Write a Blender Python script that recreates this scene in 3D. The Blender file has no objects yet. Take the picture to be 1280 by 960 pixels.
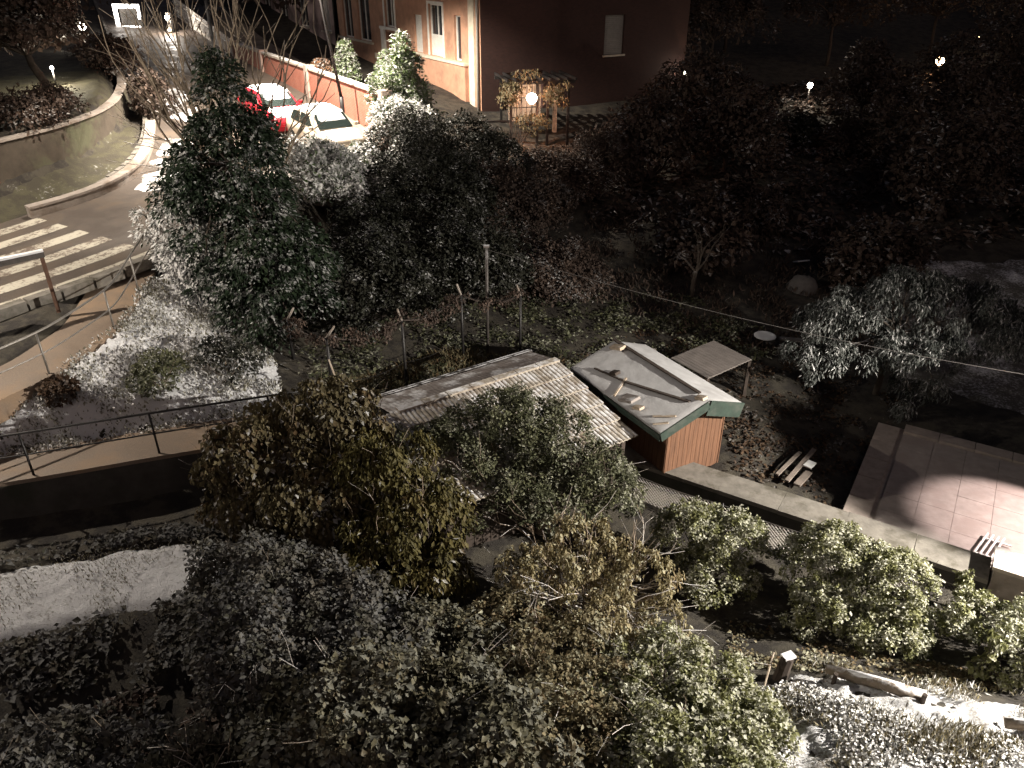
import bpy, math, random
import numpy as np
from mathutils import Vector, Matrix, noise as mnoise

scene = bpy.context.scene
R = math.radians
COL = scene.collection

# ------------------------------------------------------------------ camera
cd = bpy.data.cameras.new('camera'); cam = bpy.data.objects.new('camera', cd); COL.objects.link(cam)
cam.location = (0, 0, 11.0); cam.rotation_euler = (R(61), 0, 0)
cd.sensor_fit = 'HORIZONTAL'; cd.sensor_width = 36.0; cd.lens = 36.0 * 962 / 1280
cd.clip_start = 0.1; cd.clip_end = 1500
scene.camera = cam

# ------------------------------------------------------------------ night sky, faint moon, exposure
world = bpy.data.worlds.new('World'); scene.world = world; world.use_nodes = True
wn = world.node_tree.nodes; wl = world.node_tree.links
bg = wn['Background']; sky = wn.new('ShaderNodeTexSky'); sky.sky_type = 'NISHITA'; sky.sun_disc = False
sky.sun_elevation = R(38); sky.sun_rotation = R(150); sky.dust_density = 4.0; sky.air_density = 1.0
tint = wn.new('ShaderNodeMix'); tint.data_type = 'RGBA'; tint.blend_type = 'MULTIPLY'; tint.inputs[0].default_value = 1.0
tint.inputs[7].default_value = (1.0, .88, .87, 1)      # town glow warms the night sky
wl.new(sky.outputs[0], tint.inputs[6]); wl.new(tint.outputs[2], bg.inputs[0]); bg.inputs[1].default_value = 0.0105
sd = bpy.data.lights.new('moon', 'SUN'); sd.energy = 0.018; sd.angle = R(10); sd.color = (1.0, .80, .74)
moon = bpy.data.objects.new('moon', sd); COL.objects.link(moon)
moon.rotation_euler = (R(52), 0, R(30))
vs = scene.view_settings
vs.view_transform = 'Standard'; vs.look = 'None'; vs.exposure = 0.4; vs.gamma = 1.0; vs.use_curve_mapping = False

# ------------------------------------------------------------------ materials
MATS = {}
def newmat(name):
    m = bpy.data.materials.new(name); m.use_nodes = True
    nt = m.node_tree; b = nt.nodes['Principled BSDF']
    MATS[name] = m
    return m, nt, b
def N(nt, t, **kw):
    n = nt.nodes.new(t)
    for k, v in kw.items(): setattr(n, k, v)
    return n
def tex_noise(nt, scale, detail=4, rough=.55, coord='Object'):
    tc = N(nt, 'ShaderNodeTexCoord'); n = N(nt, 'ShaderNodeTexNoise')
    n.inputs['Scale'].default_value = scale; n.inputs['Detail'].default_value = detail; n.inputs['Roughness'].default_value = rough
    nt.links.new(tc.outputs[coord], n.inputs['Vector'])
    return n
def ramp(nt, fac, stops):
    r = N(nt, 'ShaderNodeValToRGB'); e = r.color_ramp.elements
    while len(e) < len(stops): e.new(0.5)
    for i, (p, c) in enumerate(stops):
        e[i].position = p; e[i].color = (c[0], c[1], c[2], 1) if len(c) == 3 else c
    nt.links.new(fac, r.inputs[0]); return r
def mixc(nt, fac, a, b):
    m = N(nt, 'ShaderNodeMix', data_type='RGBA')
    for s, v in ((m.inputs[0], fac), (m.inputs[6], a), (m.inputs[7], b)):
        if hasattr(v, 'links') or hasattr(v, 'is_linked'): nt.links.new(v, s)
        else: s.default_value = v if not isinstance(v, tuple) else (*v, 1)
    return m.outputs[2]
def mth(nt, op, a, b=None, clamp=False):
    m = N(nt, 'ShaderNodeMath', operation=op, use_clamp=clamp)
    for i, v in enumerate((a, b)):
        if v is None: continue
        if hasattr(v, 'is_linked'): nt.links.new(v, m.inputs[i])
        else: m.inputs[i].default_value = v
    return m.outputs[0]
def mrange(nt, v, a, b, c=0., d=1.):
    m = N(nt, 'ShaderNodeMapRange', interpolation_type='SMOOTHSTEP')
    nt.links.new(v, m.inputs[0])
    for i, x in enumerate((a, b, c, d)): m.inputs[i + 1].default_value = x
    return m.outputs[0]
def bump(nt, b, h, strength, dist=.02):
    n = N(nt, 'ShaderNodeBump'); n.inputs['Strength'].default_value = strength; n.inputs['Distance'].default_value = dist
    nt.links.new(h, n.inputs['Height']); nt.links.new(n.outputs[0], b.inputs['Normal'])
SNOW = (.74, .74, .76)

def simple(name, col, rough=.7, var=.25, scale=6, metal=0., bmp=.25, snow=None, dirt=None, grain=False):
    """painted, timber, stone ... colour with wear; snow=(lo,hi,patch) lays snow on faces that look up"""
    m, nt, b = newmat(name)
    n = tex_noise(nt, scale, 6, .6)
    if grain:
        mp = N(nt, 'ShaderNodeMapping'); mp.inputs['Scale'].default_value = (6, 6, .35)
        nt.links.new(n.inputs['Vector'].links[0].from_socket, mp.inputs[0]); nt.links.new(mp.outputs[0], n.inputs['Vector'])
    d = tuple(c * (1 - var) for c in col); l = tuple(min(1, c * (1 + var)) for c in col)
    c = ramp(nt, n.outputs[0], [(.3, d), (.7, l)]).outputs[0]
    if dirt:
        n3 = tex_noise(nt, scale * .35, 5, .65)
        c = mixc(nt, mrange(nt, n3.outputs[0], .48, .66), c, dirt)
    if snow:
        g = N(nt, 'ShaderNodeNewGeometry'); s = N(nt, 'ShaderNodeSeparateXYZ'); nt.links.new(g.outputs['Normal'], s.inputs[0])
        up = mrange(nt, s.outputs[2], snow[0], snow[1])
        n2 = tex_noise(nt, scale * .5, 6, .65)
        pm = mrange(nt, n2.outputs[0], snow[2] - .12, snow[2] + .1)
        f = mth(nt, 'MULTIPLY', up, pm)
        c = mixc(nt, f, c, SNOW)
    nt.links.new(c, b.inputs['Base Color']); b.inputs['Roughness'].default_value = rough; b.inputs['Metallic'].default_value = metal
    if bmp:
        n4 = tex_noise(nt, scale * 5, 5, .6); bump(nt, b, n4.outputs[0], bmp, .015)
    return m

def leafmat(name, cols, snow=(.3, .9, .45), trans=.25, patch=1.2, rough=.55, frost=.55, warm=1.0):
    """leaves: colour per leaf from the tint attribute, snow caught on the leaves that look up"""
    m, nt, b = newmat(name)
    a = N(nt, 'ShaderNodeAttribute', attribute_name='tint')
    k = len(cols)
    c = ramp(nt, a.outputs['Fac'], [(i / max(1, k - 1), cc) for i, cc in enumerate(cols)]).outputs[0]
    if snow:
        g = N(nt, 'ShaderNodeNewGeometry'); s = N(nt, 'ShaderNodeSeparateXYZ'); nt.links.new(g.outputs['True Normal'], s.inputs[0])
        up = mrange(nt, mth(nt, 'ABSOLUTE', s.outputs[2]), snow[0], snow[1])
        n = tex_noise(nt, patch * 2.2, 3, .6); n2 = tex_noise(nt, 22, 2, .5)
        v = mth(nt, 'ADD', mth(nt, 'MULTIPLY', n.outputs[0], .88), mth(nt, 'MULTIPLY', n2.outputs[0], .12))
        f = mth(nt, 'MULTIPLY', up, mrange(nt, v, snow[2] - .07, snow[2] + .07))
        c = mixc(nt, f, c, (frost, frost * .99 * (1 + .0 * warm), frost * .98 * warm))
    nt.links.new(c, b.inputs['Base Color']); b.inputs['Roughness'].default_value = rough
    b.inputs['Specular IOR Level'].default_value = .12
    if trans:
        t = N(nt, 'ShaderNodeBsdfTranslucent'); nt.links.new(c, t.inputs[0])
        mx = N(nt, 'ShaderNodeMixShader'); mx.inputs[0].default_value = trans
        nt.links.new(b.outputs[0], mx.inputs[1]); nt.links.new(t.outputs[0], mx.inputs[2])
        nt.links.new(mx.outputs[0], nt.nodes['Material Output'].inputs[0])
    return m

def groundmat(name, soil, grass, cover, sc=1.0, bs=.6):
    """earth and short turf with a broken dusting of snow"""
    m, nt, b = newmat(name)
    n1 = tex_noise(nt, 2.2 * sc, 8, .65); n2 = tex_noise(nt, .55 * sc, 6, .6); n3 = tex_noise(nt, 9 * sc, 8, .7)
    base = mixc(nt, mrange(nt, n1.outputs[0], .4, .6), soil, grass)
    v = mth(nt, 'ADD', mth(nt, 'MULTIPLY', n2.outputs[0], .5), mth(nt, 'MULTIPLY', n3.outputs[0], .5))
    f = mrange(nt, v, cover - .09, cover + .07)
    c = mixc(nt, f, base, SNOW)
    nt.links.new(c, b.inputs['Base Color']); b.inputs['Roughness'].default_value = .85
    n4 = tex_noise(nt, 16 * sc, 8, .75); bump(nt, b, n4.outputs[0], bs, .06)
    return m

def asphalt(name, col, wet=.45, dirt=(.11, .08, .055)):
    m, nt, b = newmat(name)
    n = tex_noise(nt, 40, 6, .7); n2 = tex_noise(nt, .8, 6, .6)
    c = ramp(nt, n.outputs[0], [(.25, tuple(x * .65 for x in col)), (.75, tuple(x * 1.35 for x in col))]).outputs[0]
    c = mixc(nt, mth(nt, 'MULTIPLY', mrange(nt, n2.outputs[0], .42, .7), .7), c, dirt)
    nt.links.new(c, b.inputs['Base Color'])
    nt.links.new(mrange(nt, n2.outputs[0], .35, .65, wet, wet + .3), b.inputs['Roughness'])
    bump(nt, b, n.outputs[0], .35, .01)
    return m

def worn_paint(name, col, under):
    m, nt, b = newmat(name)
    n = tex_noise(nt, 9, 8, .75); n2 = tex_noise(nt, 1.3, 4, .6)
    v = mth(nt, 'ADD', mth(nt, 'MULTIPLY', n.outputs[0], .6), mth(nt, 'MULTIPLY', n2.outputs[0], .4))
    c = mixc(nt, mrange(nt, v, .43, .53), under, col)
    nt.links.new(c, b.inputs['Base Color']); b.inputs['Roughness'].default_value = .6
    return m

def emit(name, col, st):
    m, nt, b = newmat(name)
    b.inputs['Base Color'].default_value = (*col, 1); b.inputs['Emission Color'].default_value = (*col, 1)
    b.inputs['Emission Strength'].default_value = st
    return m

def brickmat(name, c1, c2, mortar, sc=4.0):
    m, nt, b = newmat(name)
    tc = N(nt, 'ShaderNodeTexCoord'); mp = N(nt, 'ShaderNodeMapping')
    nt.links.new(tc.outputs['UV'], mp.inputs[0])
    br = N(nt, 'ShaderNodeTexBrick'); nt.links.new(mp.outputs[0], br.inputs[0])
    br.inputs['Color1'].default_value = (*c1, 1); br.inputs['Color2'].default_value = (*c2, 1); br.inputs['Mortar'].default_value = (*mortar, 1)
    br.inputs['Scale'].default_value = sc; br.inputs['Mortar Size'].default_value = .012
    n = tex_noise(nt, 1.5, 6, .6)
    c = mixc(nt, mrange(nt, n.outputs[0], .4, .75, 0, .45), br.outputs[0], tuple(x * .55 for x in c1))
    nt.links.new(c, b.inputs['Base Color']); b.inputs['Roughness'].default_value = .85
    bump(nt, b, br.outputs['Fac'], -.4, .01)
    return m

def glass(name, col=(.02, .022, .028), rough=.06):
    m, nt, b = newmat(name)
    b.inputs['Base Color'].default_value = (*col, 1); b.inputs['Roughness'].default_value = rough
    b.inputs['Specular IOR Level'].default_value = .8
    return m

simple('white_paint', (.72, .70, .66), .5, .12, 5, bmp=.1)
simple('cream_stone', (.60, .54, .44), .75, .15, 4)
simple('render_terracotta', (.48, .27, .18), .9, .16, 2.2, dirt=(.34, .19, .13))
simple('render_mauve', (.30, .22, .21), .9, .2, 1.6, dirt=(.11, .085, .08))
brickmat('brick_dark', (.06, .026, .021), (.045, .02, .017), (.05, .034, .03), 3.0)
brickmat('brick_red', (.42, .13, .08), (.34, .11, .07), (.38, .3, .26), 4.0)
simple('stone_coping', (.46, .40, .34), .85, .2, 3, snow=(.7, .95, .52))
simple('concrete', (.30, .26, .23), .85, .25, 3, dirt=(.18, .14, .11))
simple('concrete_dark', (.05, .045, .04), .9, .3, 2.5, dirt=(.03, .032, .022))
simple('stone_wall', (.075, .06, .045), .9, .3, 1.8, dirt=(.10, .10, .06), bmp=.5)
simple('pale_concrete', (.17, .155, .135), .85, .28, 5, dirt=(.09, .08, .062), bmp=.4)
simple('galvanised', (.27, .25, .23), .45, .2, 10, metal=.6, bmp=.05)
simple('iron_dark', (.022, .02, .02), .5, .3, 8, metal=.3, bmp=.05)
simple('iron_frosted', (.07, .06, .055), .55, .25, 8, metal=.2, bmp=.05, snow=(.5, .9, .5))
simple('iron_snowy', (.13, .11, .10), .55, .25, 8, bmp=.05, snow=(.45, .85, .34))
simple('bark', (.055, .042, .032), .95, .35, 12, bmp=.6, snow=(.55, .95, .55))
simple('bark_pale', (.19, .15, .11), .9, .3, 12, bmp=.5, snow=(.45, .9, .5))
simple('twig_pale', (.30, .23, .17), .9, .25, 14, bmp=.3, snow=(.35, .85, .42))
simple('twig_dark', (.05, .036, .03), .9, .3, 12, bmp=.3)
simple('wood_brown', (.14, .066, .035), .75, .35, 5, bmp=.35, grain=True)
simple('wood_pale', (.42, .34, .26), .8, .22, 6, snow=(.75, .97, .62))
simple('wood_dark', (.045, .032, .025), .85, .3, 6)
simple('fascia_green', (.02, .036, .027), .7, .3, 6, dirt=(.045, .055, .045))
simple('tile_roof', (.36, .315, .26), .85, .22, 7, snow=(.75, .95, .52), dirt=(.22, .17, .13))
simple('sheet_roof', (.24, .21, .195), .8, .2, 4, snow=(.72, .95, .58))
simple('felt_snow', (.46, .455, .46), .85, .12, 3.5, bmp=.35, dirt=(.37, .36, .36))
simple('sheet_dark', (.10, .085, .08), .8, .25, 4, snow=(.75, .95, .5))
simple('sheet_plain', (.15, .13, .12), .8, .2, 4)
simple('snow', SNOW, .7, .06, 9, bmp=.6)
simple('car_red', (.45, .02, .035), .3, .1, 3, bmp=0)
simple('car_silver', (.55, .46, .36), .35, .1, 3, bmp=0)
simple('tyre', (.015, .015, .015), .9, .2, 8)
simple('rim', (.30, .30, .31), .4, .1, 8, metal=.7, bmp=0)
simple('tail_red', (.55, .01, .03), .3, .05, 5, bmp=0)
simple('patio_slab', (.33, .285, .265), .75, .16, 4, dirt=(.30, .25, .23), bmp=.3)
simple('patio_edge', (.32, .27, .24), .8, .2, 5)
simple('white_metal', (.75, .75, .74), .4, .05, 5, bmp=0)
simple('shutter_grey', (.27, .26, .24), .7, .12, 6)
simple('sack', (.11, .10, .095), .9, .2, 8)
simple('wood_grey', (.17, .14, .12), .85, .3, 6)
simple('rust', (.11, .06, .04), .9, .3, 10)
simple('snowy_turf', (.20, .17, .14), .95, .3, 5)
glass('pane_dark'); glass('car_glass', (.02, .028, .026), .1)
simple('pane_curtain', (.45, .40, .36), .6, .15, 5, bmp=0)
asphalt('asphalt', (.085, .07, .06)); asphalt('path_asphalt', (.19, .145, .11), .5, (.30, .20, .12)); asphalt('pavement_mat', (.20, .17, .145), .45)
worn_paint('road_paint', (.46, .43, .36), (.13, .10, .08))
groundmat('earth', (.020, .016, .013), (.055, .047, .034), .70)
groundmat('lawn_snow', (.16, .13, .10), (.15, .15, .08), .42, 1.6, 1.0)
groundmat('lawn_dusted', (.09, .08, .07), (.10, .095, .075), .555, 1.5, .7)
groundmat('bank_snow', (.12, .10, .075), (.13, .12, .06), .40, 1.8, .8)
groundmat('bank_snow2', (.15, .12, .085), (.20, .17, .10), .47, 2.4, 1.0)
groundmat('lamplit_slush', (.10, .085, .075), (.14, .12, .105), .53, 2.2, .3)  # pale tone puts lamplight on the road into the snow colour
groundmat('verge', (.04, .034, .022), (.06, .054, .03), .68, 1.0, .6)

# leaf palettes (linear reflectance)
leafmat('leaf_conifer', [(.010, .016, .010), (.020, .032, .018), (.035, .05, .026)], (.45, .95, .55), .1, 1.4)
leafmat('leaf_conifer_snow', [(.02, .03, .018), (.04, .055, .03), (.07, .09, .05)], (.1, .6, .37), .1, 1.8, frost=.8)
leafmat('leaf_evergreen', [(.015, .016, .012), (.028, .029, .021), (.05, .046, .036)], (.5, .97, .565), .15, 1.0)
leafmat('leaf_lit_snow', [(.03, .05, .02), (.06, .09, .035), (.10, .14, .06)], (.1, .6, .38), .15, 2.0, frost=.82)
leafmat('leaf_yellow', [(.045, .042, .022), (.085, .074, .03), (.13, .11, .042), (.095, .062, .03)], (.55, .98, .54), .3, 1.3)
leafmat('leaf_olive', [(.05, .055, .032), (.09, .095, .055), (.14, .14, .075)], (.4, .95, .54), .25, 1.3, frost=.42, warm=.82)
leafmat('leaf_ivy', [(.04, .04, .028), (.072, .068, .052), (.11, .10, .085), (.095, .078, .055)], (.25, .8, .48), .2, 1.2, frost=.125)
leafmat('leaf_wilt', [(.14, .12, .06), (.26, .22, .12), (.36, .31, .19), (.22, .15, .08)], (.35, .9, .45), .3, 1.6, frost=.5, warm=.78)
leafmat('leaf_frost', [(.10, .105, .045), (.17, .175, .075), (.26, .26, .125)], (.2, .8, .49), .25, 2.2, frost=.52, warm=.84)
leafmat('leaf_cover_snow', [(.09, .08, .06), (.15, .14, .09), (.2, .19, .14)], (.05, .5, .30), .15, 1.5, frost=.76)
leafmat('leaf_brown', [(.04, .027, .02), (.075, .046, .03), (.10, .07, .045)], (.5, .98, .56), .2, 1.0, frost=.22)
leafmat('leaf_night', [(.038, .028, .024), (.075, .054, .044), (.115, .08, .062)], (.6, 1.0, .56), .1, .5)
leafmat('leaf_topiary', [(.07, .10, .045), (.12, .17, .07), (.2, .25, .12)], (.3, .9, .46), .2, 1.6)
leafmat('leaf_rust', [(.20, .09, .04), (.3, .15, .07), (.4, .22, .12)], (.35, .9, .46), .2, 1.6)
leafmat('grass_frost', [(.13, .11, .06), (.21, .18, .10), (.28, .25, .17)], (.15, .6, .42), .25, 2.0, frost=.65)
leafmat('needle_blue', [(.04, .045, .042), (.075, .082, .076), (.12, .125, .118)], (.25, .85, .45), .1, 2.0)
M = MATS

# ------------------------------------------------------------------ mesh helpers
WL = {}
def tag(o, label=None, cat=None, group=None, kind=None):
    if label: o['label'] = label
    if cat: o['category'] = cat
    if group: o['group'] = group
    if kind: o['kind'] = kind
    return o
def thing(name, label, cat, loc=(0, 0, 0), group=None):
    o = bpy.data.objects.new(name, None); COL.objects.link(o); o.location = loc; o.empty_display_size = .2
    WL[o.name] = Vector(loc)
    return tag(o, label, cat, group)
def link(name, me, mat, parent=None, smooth=False):
    if mat is not None: me.materials.append(M[mat] if isinstance(mat, str) else mat)
    if smooth: me.polygons.foreach_set('use_smooth', [True] * len(me.polygons))
    o = bpy.data.objects.new(name, me); COL.objects.link(o)
    if parent is not None: o.parent = parent
    WL[o.name] = WL[parent.name].copy() if parent is not None else Vector()
    return o
class MB:
    def __init__(s): s.v = []; s.f = []
    def add(s, vs, fs):
        n = len(s.v); s.v += [tuple(v) for v in vs]; s.f += [tuple(i + n for i in f) for f in fs]; return s
    def box(s, c, size, rz=0., rx=0., ry=0.):
        m = Matrix.Translation(c) @ Matrix.Rotation(rz, 4, 'Z') @ Matrix.Rotation(ry, 4, 'Y') @ Matrix.Rotation(rx, 4, 'X')
        h = [x / 2 for x in size]
        vs = [m @ Vector((sx * h[0], sy * h[1], sz * h[2])) for sx in (-1, 1) for sy in (-1, 1) for sz in (-1, 1)]
        return s.add(vs, [(0, 1, 3, 2), (4, 6, 7, 5), (0, 4, 5, 1), (2, 3, 7, 6), (0, 2, 6, 4), (1, 5, 7, 3)])
    def beam(s, a, b, w, h, up=(0, 0, 1)):
        a = Vector(a); b = Vector(b); d = (b - a).normalized(); u = Vector(up)
        x = d.cross(u).normalized(); z = x.cross(d).normalized()
        vs = [p + x * (i * w / 2) + z * (j * h / 2) for p in (a, b) for i in (-1, 1) for j in (-1, 1)]
        return s.add(vs, [(0, 1, 3, 2), (4, 6, 7, 5), (0, 4, 5, 1), (2, 3, 7, 6), (0, 2, 6, 4), (1, 5, 7, 3)])
    def tube(s, pts, rad, n=6, cap=True):
        pts = [Vector(p) for p in pts]; k = len(pts)
        if not hasattr(rad, '__len__'): rad = [rad] * k
        vs = []
        for i, p in enumerate(pts):
            d = (pts[min(i + 1, k - 1)] - pts[max(i - 1, 0)])
            d = d.normalized() if d.length > 1e-9 else Vector((0, 0, 1))
            a = Vector((0, 0, 1)) if abs(d.z) < .9 else Vector((1, 0, 0))
            x = d.cross(a).normalized(); y = d.cross(x)
            vs += [p + (x * math.cos(2 * math.pi * j / n) + y * math.sin(2 * math.pi * j / n)) * rad[i] for j in range(n)]
        fs = [(i * n + j, i * n + (j + 1) % n, (i + 1) * n + (j + 1) % n, (i + 1) * n + j) for i in range(k - 1) for j in range(n)]
        if cap: fs += [tuple(range(n - 1, -1, -1)), tuple((k - 1) * n + j for j in range(n))]
        return s.add(vs, fs)
    def lathe(s, c, prof, n=14):
        vs = [(c[0] + r * math.cos(2 * math.pi * j / n), c[1] + r * math.sin(2 * math.pi * j / n), c[2] + z) for r, z in prof for j in range(n)]
        k = len(prof)
        fs = [(i * n + j, i * n + (j + 1) % n, (i + 1) * n + (j + 1) % n, (i + 1) * n + j) for i in range(k - 1) for j in range(n)]
        fs += [tuple(range(n - 1, -1, -1)), tuple((k - 1) * n + j for j in range(n))]
        return s.add(vs, fs)
    def slab(s, quad, t):
        """closed slab below a quad (points counter-clockwise from above)"""
        q = [Vector(p) for p in quad]; n = (q[1] - q[0]).cross(q[2] - q[0]).normalized(); k = len(q)
        if n.z < 0: q = q[::-1]; n = -n
        vs = q + [p - n * t for p in q]
        return s.add(vs, [tuple(range(k)), tuple(range(2 * k - 1, k - 1, -1))] + [(i + k, (i + 1) % k + k, (i + 1) % k, i) for i in range(k)])
    def build(s, name, mat, parent=None, smooth=False, jit=0., seed=0):
        vs = s.v
        if jit:
            rr = random.Random(seed); vs = [(a + rr.uniform(-jit, jit), b + rr.uniform(-jit, jit), c + rr.uniform(-jit, jit)) for a, b, c in vs]
        if parent is not None:
            o = WL[parent.name]; vs = [(a - o.x, b - o.y, c - o.z) for a, b, c in vs]
        me = bpy.data.meshes.new(name); me.from_pydata(vs, [], s.f); me.update()
        return link(name, me, mat, parent, smooth)

# ------------------------------------------------------------------ the lie of the land
S_ = [(-20,2,1),(-12,4,.6),(-8,5,.5),(-3,4,1.2),(0,3,1.8),(4,4,2.1),(9,4,2.2),(14,6,1.8),(5.5,7.6,1.35),(7.5,7,1.5),(9,7.2,1.5),(4,9.7,.35),(6.5,9.5,.4),
      (9.5,9,.6),(2,12,0),(6,11.3,0),(10,9.8,.35),(0,9,.6),(-3,9,.5),(-5.3,8.3,-.7),(-6.8,7.9,-.6),(3,15.5,.35),(6,14,.4),(9,13,.42),(12,11,.45),(11,16,.45),(14,18,.6),
      (8,20,.5),(4,20,.6),(0,20,.9),(0,25,1.5),(0,36,3.2),(4,30,2.2),(10,26,1.2),(15,25,1.),(20,20,.8),(30,25,1.5),(12,36,2.8),(16,45,3.6),(26,50,4.4),
      (32,58,5),(9,47,4.2),(0,42,4.4),(25,36,2.8),(-7,50,5.1),(-5,42,5.1),(-6,34,5.2),(-12,60,5.9),(0,60,6),(0,75,9),(20,75,9),(40,75,9),(-10,90,12),
      (30,95,14),(-40,90,10.5),(60,60,8),(-3,30,3.2),(-4,25,2.6),(-5,20,1.8),(-3,18,1.),(60,30,3),(-60,60,9)]
U_ = [(-12,22,3.5),(-14,19,3.4),(-18,15,3.2),(-12,28,4.15),(-9,30,4.9),(-17,42,5.4),(-22,52,5.7),(-30,70,7.2),(-8,32,5.1),(-9.6,17.5,3.05),(-10.3,15.5,2.85),
      (-13,14.5,2.6),(-10,20,3.25),(-9.85,13.5,1.7),(-7.5,14.3,1.65),(-5,15.3,1.55),(-14,12.5,1.85),(-8,17.5,2.55),(-7.5,19.5,2.2),(-8,24,3.2),(-17,27,4.3),(-18,32,4.7),(-22,24,4.3)]
L_ = [(-9.85,12.3,.75),(-7.5,13.2,.6),(-9.6,11.2,.6),(-6.5,11.9,.55),(-9,9.7,.3),(-6,10.8,.4),(-14,11,.7),(-5,13.8,.5)]
def tps(pts):
    P = np.array(pts, float); n = len(P)
    def k(r2): return np.where(r2 > 1e-9, .5 * r2 * np.log(np.maximum(r2, 1e-9)), 0)
    d = ((P[:, None, :2] - P[None, :, :2]) ** 2).sum(2)
    A = np.zeros((n + 3, n + 3)); A[:n, :n] = k(d) + np.eye(n) * .05; A[:n, n] = 1; A[:n, n + 1:] = P[:, :2]; A[n:, :n] = A[:n, n:].T
    w = np.linalg.solve(A, np.r_[P[:, 2], 0, 0, 0])
    def f(x, y):
        x = np.asarray(x, float); y = np.asarray(y, float)
        return sum(w[i] * k((x - P[i, 0]) ** 2 + (y - P[i, 1]) ** 2) for i in range(n)) + w[n] + w[n + 1] * x + w[n + 2] * y
    return f
hU = tps(S_ + U_); hL = tps(S_ + L_)
def seg_dist(x, y, line):
    """distance to a polyline, signed (left of travel positive), plus z along it"""
    best = np.full(np.shape(x), 1e9); sg = np.zeros(np.shape(x)); zz = np.zeros(np.shape(x)); tt = np.zeros(np.shape(x))
    for a, b in zip(line[:-1], line[1:]):
        dx, dy = b[0] - a[0], b[1] - a[1]; l2 = dx * dx + dy * dy
        t = np.clip(((x - a[0]) * dx + (y - a[1]) * dy) / l2, 0, 1)
        px, py = x - a[0] - t * dx, y - a[1] - t * dy
        d = np.hypot(px, py); c = dx * py - dy * px
        m = d < best
        best = np.where(m, d, best); sg = np.where(m, np.sign(c), sg)
        zz = np.where(m, a[2] + t * (b[2] - a[2]), zz)
    return best, sg, zz
def sstep(v, a, b):
    t = np.clip((v - a) / (b - a), 0, 1); return t * t * (3 - 2 * t)
LFRONT = [(-20, 9.6, 2.1), (-13.2, 11.62, 1.85), (-9.85, 12.88, 1.72), (-7.5, 13.78, 1.68), (-4.6, 14.85, 1.6)]      # lower walk, camera side
UFRONT = [(-14.5, 9.8, 2.2), (-12.1, 12.6, 2.6), (-10.95, 14.15, 2.8), (-10.2, 15.25, 2.9), (-9.62, 17.2, 3.1), (-10.15, 20.4, 3.3), (-10.4, 22.6, 3.45)]
ROADC = [(-40, -2, 2.6, 3.4), (-22, 12, 3.1, 3.4), (-16.6, 17.6, 3.35, 3.4), (-13.45, 21.85, 3.5, 3.4), (-11.2, 25.4, 3.85, 3.6), (-9.9, 28.8, 4.35, 3.8), (-10.7, 33, 4.9, 4.0), (-13.4, 38.8, 5.2, 4.0),
         (-17.2, 46, 5.5, 4.), (-22.3, 56, 5.9, 4.), (-28.5, 68, 7.1, 4.), (-40, 90, 10.7, 4.)]
TERR = [(-24, 12, 5.2), (-19.2, 21.6, 5.55), (-17.0, 26.2, 5.64), (-16.1, 28.5, 5.7), (-15.75, 31, 5.8), (-16.0, 33, 5.92), (-17.2, 36.5, 6.1), (-21, 44, 6.6)]
def resample(pl, step=.5, smooth=6):
    P = np.array(pl, float)
    d = np.r_[0, np.cumsum(np.hypot(*(np.diff(P[:, :2], axis=0).T)))]
    k = int(d[-1] / step) + 2; s = np.linspace(0, d[-1], k)
    Q = np.stack([np.interp(s, d, P[:, i]) for i in range(P.shape[1])], 1)
    for _ in range(smooth * 3):
        Q[1:-1] = (Q[:-2] + 2 * Q[1:-1] + Q[2:]) / 4
    return Q
ROADQ = resample(ROADC, .8, 8)
def h(x, y):
    x = np.asarray(x, float); y = np.asarray(y, float)
    z = hU(x, y)
    d, sg, _ = seg_dist(x, y, LFRONT)
    near = sstep(-sg * d, -.5, -.12) * (1 - sstep(x, -5.2, -3.8))
    z = z * (1 - near) + hL(x, y) * near
    d, sg, _ = seg_dist(x, y, TERR)
    z = z + 1.45 * sstep(sg * d, .05, .35) * (1 - sstep(y, 42, 50)) * sstep(y, 12, 18)
    d, _, zr = seg_dist(x, y, [tuple(q[:3]) for q in ROADQ[::2]])
    inn = 1 - sstep(d, 4.3, 5.4)
    z = z * (1 - inn) + (zr - .16) * inn * 1.0
    d, _, zr = seg_dist(x, y, [(a + .0, b, c) for a, b, c in UFRONT])
    inn = 1 - sstep(d, 1.3, 1.9)
    z = np.where(inn > 0, np.minimum(z, z * (1 - inn) + (zr - .12) * inn), z)
    d, sg, zr = seg_dist(x, y, LFRONT)
    inn = (1 - sstep(d, 1.1, 1.6)) * (sg > 0) * (x < -4.2)
    z = np.where(inn > 0, np.minimum(z, z * (1 - inn) + (zr - .12) * inn), z)
    a, b = (x - 3.06) * .845 - (y - 14.68) * .534, (x - 3.06) * .534 + (y - 14.68) * .845
    m = sstep(a, 1.6, 2.6) * sstep(b, -.1, .1) * (1 - sstep(b, 5.6, 6.4)) * (1 - sstep(a, 11.5, 12.5))
    z = z * (1 - m) + np.minimum(z, .30) * m
    return z
def h1(x, y): return float(h(np.array([x]), np.array([y]))[0])
def wob(x, y, s, a): return a * mnoise.noise((x * s, y * s, 3.7))

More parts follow.
